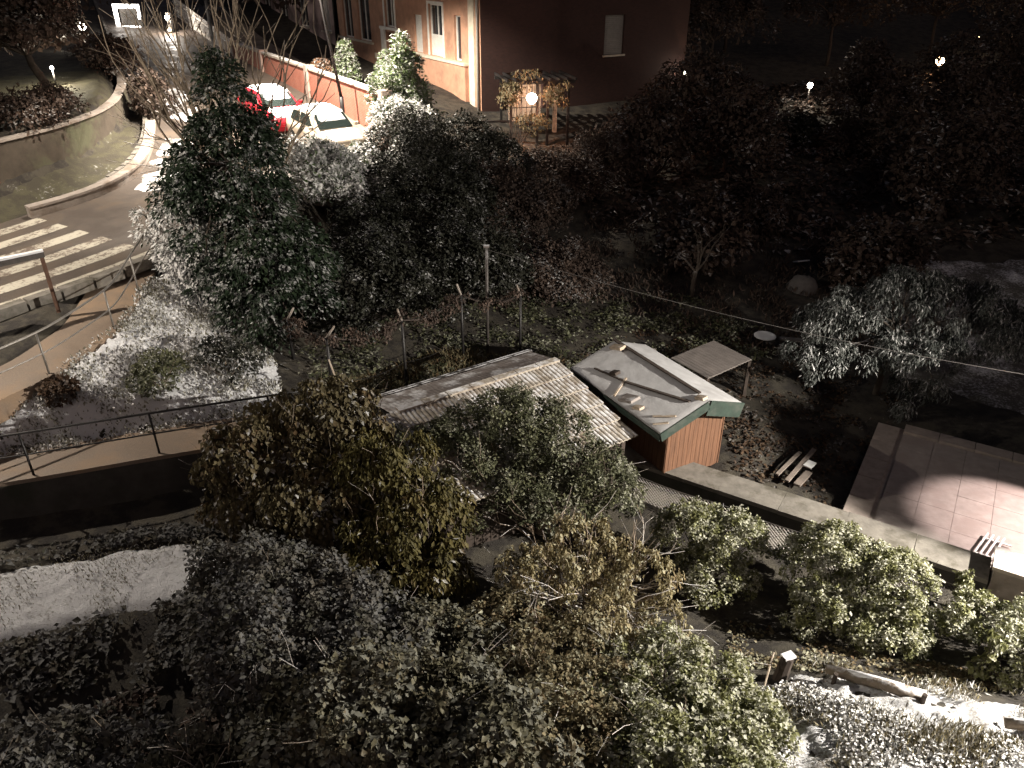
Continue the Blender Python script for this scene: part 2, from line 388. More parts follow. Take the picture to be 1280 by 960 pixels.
def grid_mesh(name, xs, ys, zfun, mat, keep=None):
    X, Y = np.meshgrid(xs, ys); Z = zfun(X, Y)
    nx, ny = len(xs), len(ys)
    v = np.stack([X.ravel(), Y.ravel(), Z.ravel()], 1)
    i = np.arange((ny - 1) * nx).reshape(ny - 1, nx)[:, :-1].ravel()
    f = np.stack([i, i + 1, i + nx + 1, i + nx], 1)
    if keep is not None:
        c = v[f].mean(1); f = f[keep(c[:, 0], c[:, 1])]
        u, inv = np.unique(f.ravel(), return_inverse=True); v = v[u]; f = inv.reshape(-1, 4)
    me = bpy.data.meshes.new(name); me.from_pydata(v.tolist(), [], f.tolist()); me.update()
    return link(name, me, mat, None, True)
def axis(parts):
    a = np.concatenate([np.arange(p, q, s) for p, q, s in parts] + [[parts[-1][1]]]); return a
nz = np.vectorize(lambda x, y: mnoise.noise((x * 1.3, y * 1.3, 0)) * .05 + mnoise.noise((x * .4, y * .4, 5)) * .1)
gx = axis([(-400, -100, 50), (-100, -30, 5), (-30, -17, .6), (-17, 15, .3), (15, 40, .9), (40, 100, 6), (100, 400, 50)])
gy = axis([(-40, 2, 3), (2, 24, .3), (24, 52, .7), (52, 110, 3), (110, 400, 40)])
ground = grid_mesh('ground', gx, gy, lambda X, Y: np.where((np.abs(X) < 100) & (Y < 112), h(np.clip(X, -60, 60), np.clip(Y, -5, 95)), h(np.clip(X, -60, 60), np.clip(Y, -5, 95))) + nz(X, Y) * (np.hypot(X + 10, Y - 25) > 0), 'earth')
tag(ground, kind='structure')

def in_poly(x, y, poly):
    x = np.asarray(x); y = np.asarray(y); c = np.zeros(x.shape, bool); k = len(poly)
    for i in range(k):
        x1, y1 = poly[i]; x2, y2 = poly[i - 1]
        c ^= ((y1 > y) != (y2 > y)) & (x < (x2 - x1) * (y - y1) / (y2 - y1 + 1e-12) + x1)
    return c
def drape(name, poly, mat, lift=.05, step=.12, amp=.05, edge=.25, sc=3.0, seed=0):
    px = [p[0] for p in poly]; py = [p[1] for p in poly]
    xs = np.arange(min(px) - .3, max(px) + .3, step); ys = np.arange(min(py) - .3, max(py) + .3, step)
    nf = np.vectorize(lambda x, y: mnoise.noise((x * sc, y * sc, seed)) * amp + mnoise.noise((x * sc * 2.7, y * sc * 2.7, seed + 4)) * amp * .5)
    ex = np.vectorize(lambda x, y: mnoise.noise((x * 1.6, y * 1.6, seed + 9)))
    ey = np.vectorize(lambda x, y: mnoise.noise((x * 1.6, y * 1.6, seed + 19)))
    ring = [(a, b, 0) for a, b in poly] + [(poly[0][0], poly[0][1], 0)]
    def ez(X, Y):
        XX, YY = X + edge * ex(X, Y), Y + edge * ey(X, Y); d, _, _ = seg_dist(XX, YY, ring); d = np.where(in_poly(XX, YY, poly), d, 0)
        return (1 - sstep(d, 0, .3)) * -(lift + .06)
    o = grid_mesh(name, xs, ys, lambda X, Y: h(X, Y) + nz(X, Y) + lift + nf(X, Y) + ez(X, Y), mat, lambda x, y: in_poly(x + edge * ex(x, y), y + edge * ey(x, y), poly))
    return tag(o, kind='structure')

# ------------------------------------------------------------------ road, crossing, pavement, walks
def strip(name, line, offs, mat, dz=0., thick=0., kind='structure', smooth=True, parent=None):
    """ribbon along a centreline; offs = (left, right) as numbers or functions of the sample row"""
    Q = np.asarray(line, float); T = np.gradient(Q[:, :2], axis=0); T /= np.linalg.norm(T, axis=1)[:, None]
    Nn = np.stack([-T[:, 1], T[:, 0]], 1); m = MB(); vs = []; k = len(Q)
    for i in range(k):
        for o in offs:
            o = o(Q[i]) if callable(o) else o
            vs.append((Q[i, 0] + Nn[i, 0] * o, Q[i, 1] + Nn[i, 1] * o, Q[i, 2] + dz))
    w = len(offs)
    fs = [(i * w + j, i * w + j + 1, (i + 1) * w + j + 1, (i + 1) * w + j)[::-1] for i in range(k - 1) for j in range(w - 1)]
    if thick:
        b = len(vs); vs += [(a, c, z - thick) for a, c, z in vs]
        fs += [(i * w + b, i * w + b + w - 1, (i + 1) * w + b + w - 1, (i + 1) * w + b) for i in range(k - 1)]
        fs += [(i * w, (i + 1) * w, (i + 1) * w + b, i * w + b)[::-1] for i in range(k - 1)]
        fs += [(i * w + w - 1, i * w + w - 1 + b, (i + 1) * w + w - 1 + b, (i + 1) * w + w - 1)[::-1] for i in range(k - 1)]
        fs += [(0, b, b + w - 1, w - 1), ((k - 1) * w, (k - 1) * w + w - 1, (k - 1) * w + w - 1 + b, (k - 1) * w + b)]
    m.add(vs, fs)
    o = m.build(name, mat, parent, smooth and not thick)
    if kind: tag(o, kind=kind)
    return o
road = strip('road', ROADQ, (lambda q: q[3], lambda q: q[3] * .5, 0., lambda q: -q[3] * .5, lambda q: -q[3]), 'asphalt')
# near kerb and far pavement
sel = [q for q in ROADQ if 5 < q[1] < 24]
rk = random.Random(2)
for i in range(len(sel) - 1): strip('kerb_stone', sel[i:i + 2], (lambda q: -q[3] + .02, lambda q: -q[3] - .28), 'pale_concrete', .11 + rk.uniform(-.012, .012), .3, None, parent=road)
sel = [q for q in ROADQ if 26.5 < q[1] < 70]
strip('pavement', sel, (lambda q: -q[3], lambda q: -q[3] - 1.6), 'pavement_mat', .12, .4)
sel = [q for q in ROADQ if 24 < q[1] < 75]
for i in range(0, len(sel) - 1): strip('kerb_stone', sel[i:i + 2], (lambda q: q[3] + .02, lambda q: q[3] - .16), 'pale_concrete', .10 + rk.uniform(-.01, .01), .3, None, parent=road)
# zebra stripes: each a sheet lying 4 mm above the road
ci = int(np.argmin(np.hypot(ROADQ[:, 0] + 13.45, ROADQ[:, 1] - 21.85)))
def road_pt(s, o, dz=.006):
    f = ci + s / .8; i = int(np.floor(f)); t = f - i
    q = ROADQ[i] * (1 - t) + ROADQ[i + 1] * t; tv = ROADQ[i + 1] - ROADQ[i - 1]; tv = tv[:2] / np.linalg.norm(tv[:2])
    return (q[0] - tv[1] * o, q[1] + tv[0] * o, q[2] + dz)
for i in range(6):
    o0 = 2.85 - i * 1.17; m = MB(); vs = []; k = 9
    for j in range(k):
        s = -3.0 + 4.2 * j / (k - 1)
        vs += [road_pt(s, o0), road_pt(s, o0 - .56)]
    m.add(vs, [(2 * j, 2 * j + 1, 2 * j + 3, 2 * j + 2) for j in range(k - 1)])
    m.build('crossing_stripe', 'road_paint', road)

UQ = resample(UFRONT, .3, 1); LQ = resample(LFRONT, .4, 1)
strip('upper_walk', UQ, (1.35, .7, -.12), 'path_asphalt', 0, .5)
strip('lower_walk', LQ, (1.05, .5, -.12), 'path_asphalt', 0, .09)
# retaining wall under the lower walk
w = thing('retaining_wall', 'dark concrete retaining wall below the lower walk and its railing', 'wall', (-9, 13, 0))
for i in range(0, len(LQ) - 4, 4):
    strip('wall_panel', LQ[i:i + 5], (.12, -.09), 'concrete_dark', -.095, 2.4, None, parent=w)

# railings along the two walks
def railing(name, label, line, posts, mat, bars=(1.0, .5), height=1.02):
    t = thing(name, label, 'railing', (line[0][0], line[0][1], 0))
    for b in bars: MB().tube([(q[0], q[1], q[2] + b) for q in line], .026 if b > .9 else .018, 8).build('handrail' if b > .9 else 'mid_rail', mat, t, True)
    for p in posts: MB().tube([(p[0], p[1], p[2] - .15), (p[0], p[1], p[2] + height - .03)], .024, 8).build('post', mat, t, True)
    return t
def on_line(Q, xs): return [tuple(Q[int(np.argmin(np.abs(Q[:, 1] - y)))][:3]) for y in xs]
railing('railing', 'grey handrail along the upper walk beside the zebra crossing', UQ, on_line(UQ, (11.4, 13.3, 15.25, 17.2, 19.2, 21.2)), 'galvanised')
railing('railing', 'dark handrail along the lower walk above the black wall', LQ, on_line(LQ, (10.6, 11.75, 12.88, 13.78, 14.55)), 'iron_dark')
# square-ended barrier at the crossing
b0 = (-11.28, 17.62, 3.48); b1 = (-14.4, 15.1, 3.35)
t = thing('barrier_rail', 'thick snow-topped barrier rail ending beside the zebra crossing', 'barrier', b0)
MB().box((b0[0], b0[1], b0[2] + .55), (.09, .09, 1.5), .6).build('post', 'rust', t)
MB().box((b1[0], b1[1], b1[2] + .55), (.09, .09, 1.5), .6).build('post', 'rust', t)
MB().beam((b0[0] + .05, b0[1] + .04, b0[2] + 1.3), (b1[0] - .5, b1[1] - .4, b1[2] + 1.3), .13, .13).build('rail', 'iron_frosted', t)
MB().beam((b0[0] + .05, b0[1] + .04, b0[2] + 1.39), (b1[0] - .5, b1[1] - .4, b1[2] + 1.39), .12, .05).build('snow_cap', 'snow', t)

# parapet along the outer bend, terrace wall behind it
PAR = resample([(-15.6, 24.4, 3.7), (-14.6, 25.5, 3.8), (-13.75, 26.9, 4.0), (-13.55, 28.5, 4.25), (-14.0, 30.6, 4.6), (-14.9, 33, 4.85)], .4, 2)
t = thing('parapet_wall', 'low curved parapet with a pale coping on the outer bend', 'wall', (-14, 27, 3.9))
strip('wall', PAR, (.14, -.14), 'concrete', .22, .8, None, parent=t)
for i in range(0, len(PAR) - 3, 3): strip('coping_stone', PAR[i:i + 4] * 1.0, (.19, -.19), 'concrete', .30, .08, None, parent=t)
TQ = resample(TERR, .5, 2)
t = thing('terrace_wall', 'curved stone terrace wall behind the parapet under the hedge', 'wall', (-16.5, 28, 4.5))
strip('wall', TQ, (.3, 0.), 'stone_wall', -.02, 2.3, None, parent=t)
for i in range(0, len(TQ) - 3, 3): strip('coping_stone', TQ[i:i + 4], (.30, -.06), 'concrete', .06, .08, None, parent=t)
drape('verge', [(-21, 20.5), (-17.6, 24.6), (-16.5, 27.6), (-16.1, 30.5), (-16.3, 33.5), (-15.2, 33), (-14.5, 29.8), (-14.6, 27.3), (-16.2, 24.9), (-19.5, 20)], 'verge', .06, .25, .05, .1)
drape('lawn', [(-16.2, 33.5), (-16.2, 30), (-18, 29.2), (-22, 29), (-26, 32), (-22, 36), (-18.5, 37)], 'verge', .06, .3, .05, .2)

# snow-covered ground
drape('snow_bank', [(-14, 11.9), (-12.4, 12.8), (-11.2, 14.1), (-10.3, 15.4), (-9.75, 17.2), (-10.2, 20.2), (-9.2, 20.6), (-7.6, 19.2), (-6, 17.6), (-5.2, 15.5), (-7.75, 14.6), (-10.1, 13.6), (-12.9, 12.4)], 'bank_snow', .07, .07, .10, .12, 6., 1)
drape('lawn_strip', [(-16, 8.6), (-13, 9.6), (-9.9, 11.35), (-8.2, 11.95), (-6.3, 12.25), (-5.4, 11.6), (-5.6, 10.7), (-7.5, 10.3), (-9.2, 9.6), (-11, 8.6), (-14, 7)], 'lawn_snow', .09, .07, .05, .14, 7., 2)
drape('garden_lawn', [(11.0, 19.3), (12.0, 18.3), (13.2, 17.2), (15.5, 14.8), (24, 16), (24, 27), (14, 27), (11.5, 23)], 'lawn_dusted', .05, .2, .05, .2, 2.5, 3)
drape('snow_slope', [(4.3, 8.6), (5.1, 8.75), (6.0, 8.25), (6.8, 8.3), (8.2, 7.6), (12, 7), (12, 3.5), (6, 3.5), (3, 4), (2.8, 6.6)], 'bank_snow2', .05, .06, .13, .25, 3.2, 5)

drape('lamp_pool_snow', [(-13.4, 26.6), (-12.0, 25.9), (-11.2, 27.0), (-11.4, 29.5), (-12.6, 33), (-14.4, 37), (-16.4, 41), (-17.6, 41), (-15.4, 35.5), (-13.9, 31), (-13.4, 28.5)], 'lamplit_slush', .18, .1, .012, .5, 3., 7)  # pale snow sheet also paints in the lamp pool and bright wet streak
# ------------------------------------------------------------------ plants
def put_mesh(name, V, F, tint, mat, parent):
    o = WL[parent.name] if parent is not None else Vector()
    V = V - np.array([o.x, o.y, o.z])
    me = bpy.data.meshes.new(name); nv, nf = len(V), len(F)
    me.vertices.add(nv); me.vertices.foreach_set('co', V.astype(np.float32).ravel())
    k = F.shape[1]
    me.loops.add(nf * k); me.loops.foreach_set('vertex_index', F.astype(np.int32).ravel())
    me.polygons.add(nf); me.polygons.foreach_set('loop_start', np.arange(0, nf * k, k, dtype=np.int32)); me.polygons.foreach_set('loop_total', np.full(nf, k, np.int32))
    at = me.attributes.new('tint', 'FLOAT', 'POINT'); at.data.foreach_set('value', tint.astype(np.float32))
    me.update(calc_edges=True)
    return link(name, me, mat, parent)
def unit(a): return a / np.maximum(np.linalg.norm(a, axis=1), 1e-9)[:, None]
def leaf_geo(P, D, U, L, W, fold=.25, curl=.15):
    """folded pointed leaves: P base, D direction, U rough normal"""
    D = unit(D); S = unit(np.cross(D, U)); Nn = np.cross(S, D)
    L = L[:, None]; W = W[:, None]
    a = P; b = P + D * L * .45 + S * W * .5 + Nn * W * fold; c = P + D * L - Nn * L * curl; d = P + D * L * .45 - S * W * .5 + Nn * W * fold
    n = len(P); V = np.empty((n * 4, 3)); V[0::4] = a; V[1::4] = b; V[2::4] = c; V[3::4] = d
    i = np.arange(n) * 4
    F = np.concatenate([np.stack([i, i + 1, i + 2], 1), np.stack([i, i + 2, i + 3], 1)])
    return V, F
def blob_pts(rng, blobs, n, shell=.35, low=-.35):
    w = np.array([b[3] * b[4] + b[4] * b[5] + b[3] * b[5] for b in blobs]); w = w / w.sum()
    k = rng.choice(len(blobs), n, p=w); B = np.array(blobs)[k]
    d = unit(rng.normal(size=(n, 3))); d[:, 2] = np.where(d[:, 2] < low, -d[:, 2], d[:, 2])
    r = 1 - np.abs(rng.normal(size=n)) * shell; r = np.clip(r, .1, 1.12)
    return B[:, :3] + d * B[:, 3:6] * r[:, None], d, k
def leaves(name, parent, mat, blobs, n, L=.1, W=.06, style='shrub', clusters=0, spread=.14, seed=0, shell=.3, low=-.35, up=.6, kindstuff=False):
    rng = np.random.default_rng(seed)
    if clusters:
        C, Dc, _ = blob_pts(rng, blobs, clusters, shell, low)
        size = rng.gamma(3, 1 / 3., clusters); k = rng.choice(clusters, n, p=size / size.sum())
        d = unit(rng.normal(size=(n, 3)) + Dc[k] * .8 + np.array([0, 0, .25]))
        off = d * (spread * 1.5 * (.55 + .6 * size[k]) * rng.uniform(.5, 1.08, n))[:, None]
        P = C[k] + off; O = unit(Dc[k] * .45 + d * .8)
        tb = rng.random(clusters)[k]
    else:
        P, O, _ = blob_pts(rng, blobs, n, shell, low); tb = rng.random(n)
    J = rng.normal(size=(n, 3))
    if style == 'shrub': D = O * .6 + J * .5 + [0, 0, -.2]; U = np.array([0, 0, up * .7]) + O * .8 + J[:, ::-1] * .28
    elif style == 'hang': D = O * .35 + J * .3 + [0, 0, -1.0]; U = O + J[:, ::-1] * .4 + [0, 0, .2]
    elif style == 'ivy': D = J * .6 + [0, 0, -.5] + O * .25; U = O * .8 + [0, 0, .7] + J[:, ::-1] * .4
    elif style == 'spray': D = O * [1, 1, .3] + J * .25 + [0, 0, -.45]; U = np.array([0, 0, 1.]) + J[:, ::-1] * .3
    elif style == 'up': D = O * .5 + J * .35 + [0, 0, .9]; U = O + J[:, ::-1] * .5
    sc = rng.uniform(.45, 1.4, n)
    V, F = leaf_geo(P, D, U, L * sc, W * sc * rng.uniform(.8, 1.2, n), rng.uniform(.05, .35, n)[:, None], rng.uniform(-.05, .35, n)[:, None])
    tint = np.clip(.55 * tb + .45 * rng.random(n), 0, 1)
    o = put_mesh(name, V, F, np.repeat(tint, 4), mat, parent)
    return o
def branches(name, parent, mat, base, tips, r0=.04, r1=.008, bend=.25, seed=0, n=5, fork=2, seg=6, sag=0.):
    """tapered limbs from a base to the given tips, with side twigs"""
    rr = random.Random(seed); m = MB(); base = Vector(base)
    for tp in tips:
        tp = Vector(tp); d = tp - base; l = d.length
        side = Vector((rr.uniform(-1, 1), rr.uniform(-1, 1), rr.uniform(-.2, .6))) * bend * l * .4
        pts = []
        for i in range(seg + 1):
            s = i / seg
            pts.append(base + d * s + side * math.sin(s * math.pi) + Vector((0, 0, -sag * l * s * s)) + Vector((rr.gauss(0, 1), rr.gauss(0, 1), rr.gauss(0, 1))) * .012 * l * (0 < i < seg))
        rad = [r0 + (r1 - r0) * (i / seg) ** .7 for i in range(seg + 1)]
        m.tube(pts, rad, n, False)
        for _ in range(fork):
            i = rr.randint(seg // 3, seg - 1); p = pts[i]; dd = (pts[min(i + 1, seg)] - p).normalized()
            q = p + (dd + Vector((rr.uniform(-1, 1), rr.uniform(-1, 1), rr.uniform(-.3, .8))) * .9).normalized() * l * rr.uniform(.15, .35)
            mid = (p + q) / 2 + Vector((rr.uniform(-1, 1), rr.uniform(-1, 1), rr.uniform(0, 1))) * l * .03
            m.tube([p, mid, q], [rad[i] * .6, rad[i] * .45, r1 * .6], max(3, n - 1), False)
    return m.build(name, mat, parent, True)
def plant(name, label, cat, base, blobs, mat, n, L, W, style='shrub', clusters=60, spread=.15, seed=1, stems=10, stem_r=.03, bark='bark', group=None, shell=.3, low=-.35, part='foliage', tall=0., fork=2, up=.6, nseg=5):
    """a shrub or tree: foliage and stems (or trunk) under one Empty; blobs are in world coordinates"""
    t = thing(name, label, cat, base, group)
    leaves(part, t, mat, blobs, n, L, W, style, clusters, spread, seed, shell, low, up)
    if stems:
        rng = np.random.default_rng(seed + 99); P, _, _ = blob_pts(rng, blobs, stems, .25, 0.)
        b = Vector(base)
        if tall:
            top = b + Vector((0, 0, tall)); c = np.array([x[:3] for x in blobs]).mean(0); top.x += (c[0] - top.x) * .3; top.y += (c[1] - top.y) * .3
            MB().tube([b - Vector((0, 0, .3)), b + Vector((.03, 0, tall * .35)), b + (top - b) * .7 + Vector((-.04, .03, 0)), top], [stem_r * 1.5, stem_r * 1.15, stem_r, stem_r * .75], 9).build('trunk', bark, t, True)
            branches('branches', t, bark, top - Vector((0, 0, tall * .12)), [tuple(p) for p in P], stem_r * .6, stem_r * .12, .3, seed, nseg, fork)
        else:
            branches('stems', t, bark, b - Vector((0, 0, .1)), [tuple(p) for p in P], stem_r, stem_r * .25, .3, seed, nseg, fork)
    return t

# ------------------------------------------------------------------ houses
def add_uv(o, d):
    me = o.data; uv = me.uv_layers.new(name='UVMap'); d = Vector(d)
    for l in me.loops:
        c = me.vertices[l.vertex_index].co; uv.data[l.index].uv = (c.x * d.x + c.y * d.y, c.z)
CORNER = Vector((-1.5, 40.0, 0)); FA = Vector((-.516, .857, 0)); FB = Vector((.857, .516, 0))
def facade(name, parent, mat, org, d, nrm, s0, s1, z0, z1, holes, depth=.25):
    """wall plane with real openings and reveals; nrm points outwards"""
    ss = sorted({s0, s1, *[q for hh in holes for q in hh[:2]]}); zs = sorted({z0, z1, *[q for hh in holes for q in hh[2:4]]})
    m = MB(); P = lambda s, z, k=0.: org + d * s + Vector((0, 0, z)) - nrm * k
    flip = d.cross(Vector((0, 0, 1))).dot(nrm) < 0
    def q(a, b, c, e): m.add([a, b, c, e] if not flip else [e, c, b, a], [(0, 1, 2, 3)])
    for i in range(len(ss) - 1):
        for j in range(len(zs) - 1):
            cs, cz = (ss[i] + ss[i + 1]) / 2, (zs[j] + zs[j + 1]) / 2
            if any(a < cs < b and c < cz < e for a, b, c, e in holes): continue
            q(P(ss[i], zs[j]), P(ss[i + 1], zs[j]), P(ss[i + 1], zs[j + 1]), P(ss[i], zs[j + 1]))
    for a, b, c, e in holes:
        q(P(a, c), P(a, e), P(a, e, depth), P(a, c, depth)); q(P(b, e), P(b, c), P(b, c, depth), P(b, e, depth))
        q(P(b, c), P(a, c), P(a, c, depth), P(b, c, depth)); q(P(a, e), P(b, e), P(b, e, depth), P(a, e, depth))
    o = m.build(name, mat, parent); add_uv(o, d); return o
def fbox(m, org, d, nrm, s0, s1, z0, z1, k0, k1):
    """box on a facade: along s, up z, k0..k1 outwards"""
    P = lambda s, z, k: org + d * s + Vector((0, 0, z)) + nrm * k
    vs = [P(s, z, k) for s in (s0, s1) for z in (z0, z1) for k in (k0, k1)]
    return m.add(vs, [(0, 1, 3, 2), (4, 6, 7, 5), (0, 4, 5, 1), (2, 3, 7, 6), (0, 2, 6, 4), (1, 5, 7, 3)])
def window(parent, org, d, nrm, a, b, c, e, frame='white_paint', pane='pane_dark', sill=True, shutter=0., surround=0., sm='cream_stone', mull=1):
    w_ = MB(); f = .07; k0, k1 = -.2, -.12
    for (x0, x1, y0, y1) in ((a, a + f, c, e), (b - f, b, c, e), (a + f, b - f, c, c + f), (a + f, b - f, e - f, e)): fbox(w_, org, d, nrm, x0, x1, y0, y1, k0, k1)
    for i in range(mull):
        x = a + (b - a) * (i + 1) / (mull + 1); fbox(w_, org, d, nrm, x - .03, x + .03, c + f, e - f, k0 + .01, k1 - .01)
    wo = w_.build('window', frame, parent)
    fbox(MB(), org, d, nrm, a + .02, b - .02, c + .02, e - .02, -.235, -.185).build('pane', pane, wo)
    if sill: fbox(MB(), org, d, nrm, a - .08, b + .08, c - .09, c - .005, -.1, .1).build('sill', sm, wo)
    if surround:
        m = MB(); g = surround
        for (x0, x1, y0, y1) in ((a - g, a - .003, c, e + g), (b + .003, b + g, c, e + g), (a - .003, b + .003, e + .003, e + g)): fbox(m, org, d, nrm, x0, x1, y0, y1, .002, .05)
        m.build('surround', 'white_paint', wo)
    if shutter:
        sh = MB(); z1 = c + (e - c) * shutter; n = max(4, int((z1 - c) / .09))
        for i in range(n): fbox(sh, org, d, nrm, a + f, b - f, c + (z1 - c) * i / n + .006, c + (z1 - c) * (i + 1) / n, -.12, -.095)
        sh.build('shutter', 'white_paint' if frame == 'white_paint' else 'shutter_grey', wo)
    return wo
NA = Vector((-.857, -.516, 0)); NB = Vector((.516, -.857, 0))
h_ = thing('house', 'terracotta house with white door surround and windows behind the lamp post', 'house', (-1.5, 40, 4.2))
z0 = 3.4
holes = [(9.95, 11.6, 5.1, 7.15), (10.1, 11.5, 7.45, 9.6), (6.5, 7.5, 6.42, 8.3), (3.95, 5.6, 6.42, 8.9), (2.0, 2.7, 6.42, 8.5), (13.9, 15.9, 6.42, 8.9), (16.9, 18.6, 6.42, 8.7), (21.2, 23, 6.5, 8.7), (26, 28, 6.5, 8.8), (13.9, 15.7, 9.8, 11.6), (6.4, 7.6, 9.8, 11.6), (3.9, 5.6, 9.9, 11.6)]
facade('wall', h_, 'render_terracotta', CORNER, FA, NA, 0, 19.6, z0, 13, [q for q in holes if q[1] < 19])
hB = [(7.37, 8.65, 6.5, 8.4), (1.2, 3.6, 3.9, 6.0)]
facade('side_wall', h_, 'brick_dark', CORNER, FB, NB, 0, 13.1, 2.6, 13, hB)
MB().slab([CORNER + FA * -.6 + FB * -.6 + Vector((0, 0, 13.2)), CORNER + FB * 13.6 + FA * -.6 + Vector((0, 0, 13.2)), CORNER + FB * 13.6 + FA * 20 + Vector((0, 0, 13.4)), CORNER + FA * 20 - FB * .6 + Vector((0, 0, 13.2))], .22).build('roof', 'sheet_dark', h_)
window(h_, CORNER, FA, NA, *holes[2], shutter=1., sill=True, mull=0)
window(h_, CORNER, FA, NA, *holes[3], shutter=.42, sill=False, surround=.13)
window(h_, CORNER, FA, NA, *holes[4], sill=False, mull=0)
window(h_, CORNER, FA, NA, *holes[1], sill=False, surround=.16, mull=1)
window(h_, CORNER, FA, NA, *holes[5]); window(h_, CORNER, FA, NA, *holes[6])
for q in holes[9:]: window(h_, CORNER, FA, NA, *q)
window(h_, CORNER, FB, NB, *hB[0], frame='shutter_grey', shutter=1., sill=True, mull=0)
fbox(MB(), CORNER, FB, NB, 1.2, 3.6, 3.9, 6.0, -.22, -.18).build('garden_door', 'wood_brown', h_)
# front door with surround
dm = MB(); fbox(dm, CORNER, FA, NA, 10.1, 11.45, 5.1, 7.05, -.2, -.13); do = dm.build('door', 'wood_brown', h_)
fbox(MB(), CORNER, FA, NA, 10.35, 10.75, 5.9, 6.9, -.132, -.115).build('pane', 'pane_curtain', do)
fbox(MB(), CORNER, FA, NA, 11.3, 11.36, 5.95, 6.15, -.13, -.06).build('handle', 'galvanised', do)
m = MB()
for (x0, x1, y0, y1) in ((9.55, 9.95, 5.1, 7.3), (11.6, 12.1, 5.1, 7.3), (9.4, 12.25, 7.3, 7.45)): fbox(m, CORNER, FA, NA, x0, x1, y0, y1, .002, .12)
m.build('door_surround', 'white_paint', h_)
fbox(MB(), CORNER, FA, NA, 1.25, 6.3, 6.28, 6.4, .002, .28).build('ledge', 'cream_stone', h_)
fbox(MB(), CORNER, FA, NA, 1.3, 6.2, 3.6, 6.277, .003, .2).build('plinth', 'render_terracotta', h_)
fbox(MB(), CORNER, FA, NA, 13.55, 19.5, 6.3, 6.41, .002, .14).build('ledge', 'cream_stone', h_)
fbox(MB(), CORNER, FA, NA, .55, 1.1, 3.6, 12.9, .002, .07).build('pilaster', 'cream_stone', h_)
MB().tube([CORNER + NA * .12 + FA * .12 + Vector((0, 0, z)) for z in (3.6, 8, 12.9)], .06, 8).build('downpipe', 'shutter_grey', h_, True)
MB().tube([CORNER + NA * .12 + FA * 20 + Vector((0, 0, z)) for z in (4.6, 8, 12.9)], .06, 8).build('downpipe', 'iron_dark', h_, True)
MB().box(tuple(CORNER + FA * 12.9 + NA * .12 + Vector((0, 0, 5.75))), (.22, .22, .3), .5).build('letter_box', 'cream_stone', h_)
h2 = thing('house', 'dim mauve neighbouring house behind the bare shrub stems', 'house', (-12, 57, 5))
facade('wall', h2, 'render_mauve', CORNER, FA, NA, 20.2, 40, 4.4, 13, [q for q in holes if q[0] > 19] + [(31, 33, 6.6, 8.8), (35.5, 37.5, 6.6, 8.8)])
for q in [q for q in holes if q[0] > 19] + [(31, 33, 6.6, 8.8), (35.5, 37.5, 6.6, 8.8)]:
    window(h2, CORNER, FA, NA, *q, pane='pane_curtain' if q[0] < 22 else 'pane_dark')
MB().slab([CORNER + FA * 20 + NA * .5 + Vector((0, 0, 13.2)), CORNER + FA * 41 + NA * .5 + Vector((0, 0, 13.2)), CORNER + FA * 41 - NA * 9 + Vector((0, 0, 13.4)), CORNER + FA * 20 - NA * 9 + Vector((0, 0, 13.4))], .2).build('roof', 'sheet_dark', h2)
MB().slab([CORNER + FA * 40 + Vector((0, 0, 4)), CORNER + FA * 40 - NA * 9 + Vector((0, 0, 4)), CORNER + FA * 40 - NA * 9 + Vector((0, 0, 13)), CORNER + FA * 40 + Vector((0, 0, 13))], .3).build('side_wall', 'render_mauve', h2)

# brick garden wall along the pavement
WG = Vector((-5.5, 32.3, 0)); t = thing('garden_wall', 'red brick garden wall with pale coping beside the parked cars', 'wall', (-5.5, 32.3, 5))
m = MB(); fbox(m, WG, FA, NA, -1.2, 22.5, 4.4, 6.38, -.12, .12); o = m.build('wall', 'brick_red', t); add_uv(o, FA)
for i in range(19): fbox(MB(), WG, FA, NA, -1.25 + i * 1.25, -.012 + i * 1.25, 6.38, 6.47, -.18, .18).build('coping_stone', 'stone_coping', t)
for s in (-1.2, 8, 16, 22.4): fbox(MB(), WG, FA, NA, s - .2, s + .2, 4.4, 6.56, -.22, .22).build('pier', 'brick_red', t)
t = thing('picket_fence', 'pale picket fence climbing beyond the brick wall', 'fence', (-17, 52, 5.5))
def rise(s): return max(0, s - 22.5) * .104
for i in range(40):
    s = 23 + i * .45
    fbox(MB(), WG, FA, NA, s, s + .12, 4.9 + rise(s), 6.5 + rise(s), -.03, .03).build('picket', 'white_paint', t)
for zz in (5.4, 6.2): MB().beam(WG + FA * 22.9 + Vector((0, 0, zz)), WG + FA * 41 + Vector((0, 0, zz + rise(41))), .05, .09).build('rail', 'cream_stone', t)

# ------------------------------------------------------------------ lamps that are lit
def spot(name, loc, target, watts, color, size, blend, parent=None, radius=.12):
    l = bpy.data.lights.new(name, 'SPOT'); l.energy = watts; l.color = color; l.spot_size = R(size); l.spot_blend = blend; l.shadow_soft_size = radius
    o = bpy.data.objects.new(name, l); COL.objects.link(o); d = Vector(target) - Vector(loc)
    o.rotation_euler = d.to_track_quat('-Z', 'Y').to_euler()
    if parent is not None: o.parent = parent; o.location = Vector(loc) - WL[parent.name]
    else: o.location = loc
    return o
def point(name, loc, watts, color, parent=None, radius=.08):
    l = bpy.data.lights.new(name, 'POINT'); l.energy = watts; l.color = color; l.shadow_soft_size = radius
    o = bpy.data.objects.new(name, l); COL.objects.link(o)
    if parent is not None: o.parent = parent; o.location = Vector(loc) - WL[parent.name]
    else: o.location = loc
    return o
emit('lens_warm', (1, .80, .55), 60); emit('bulb_orange', (1, .62, .32), 45); emit('bulb_white', (1, .9, .74), 30); emit('bulb_dim', (1, .72, .42), 10); emit('tube_white', (1, .93, .85), 8); emit('bulb_hot', (1, .62, .44), 30)
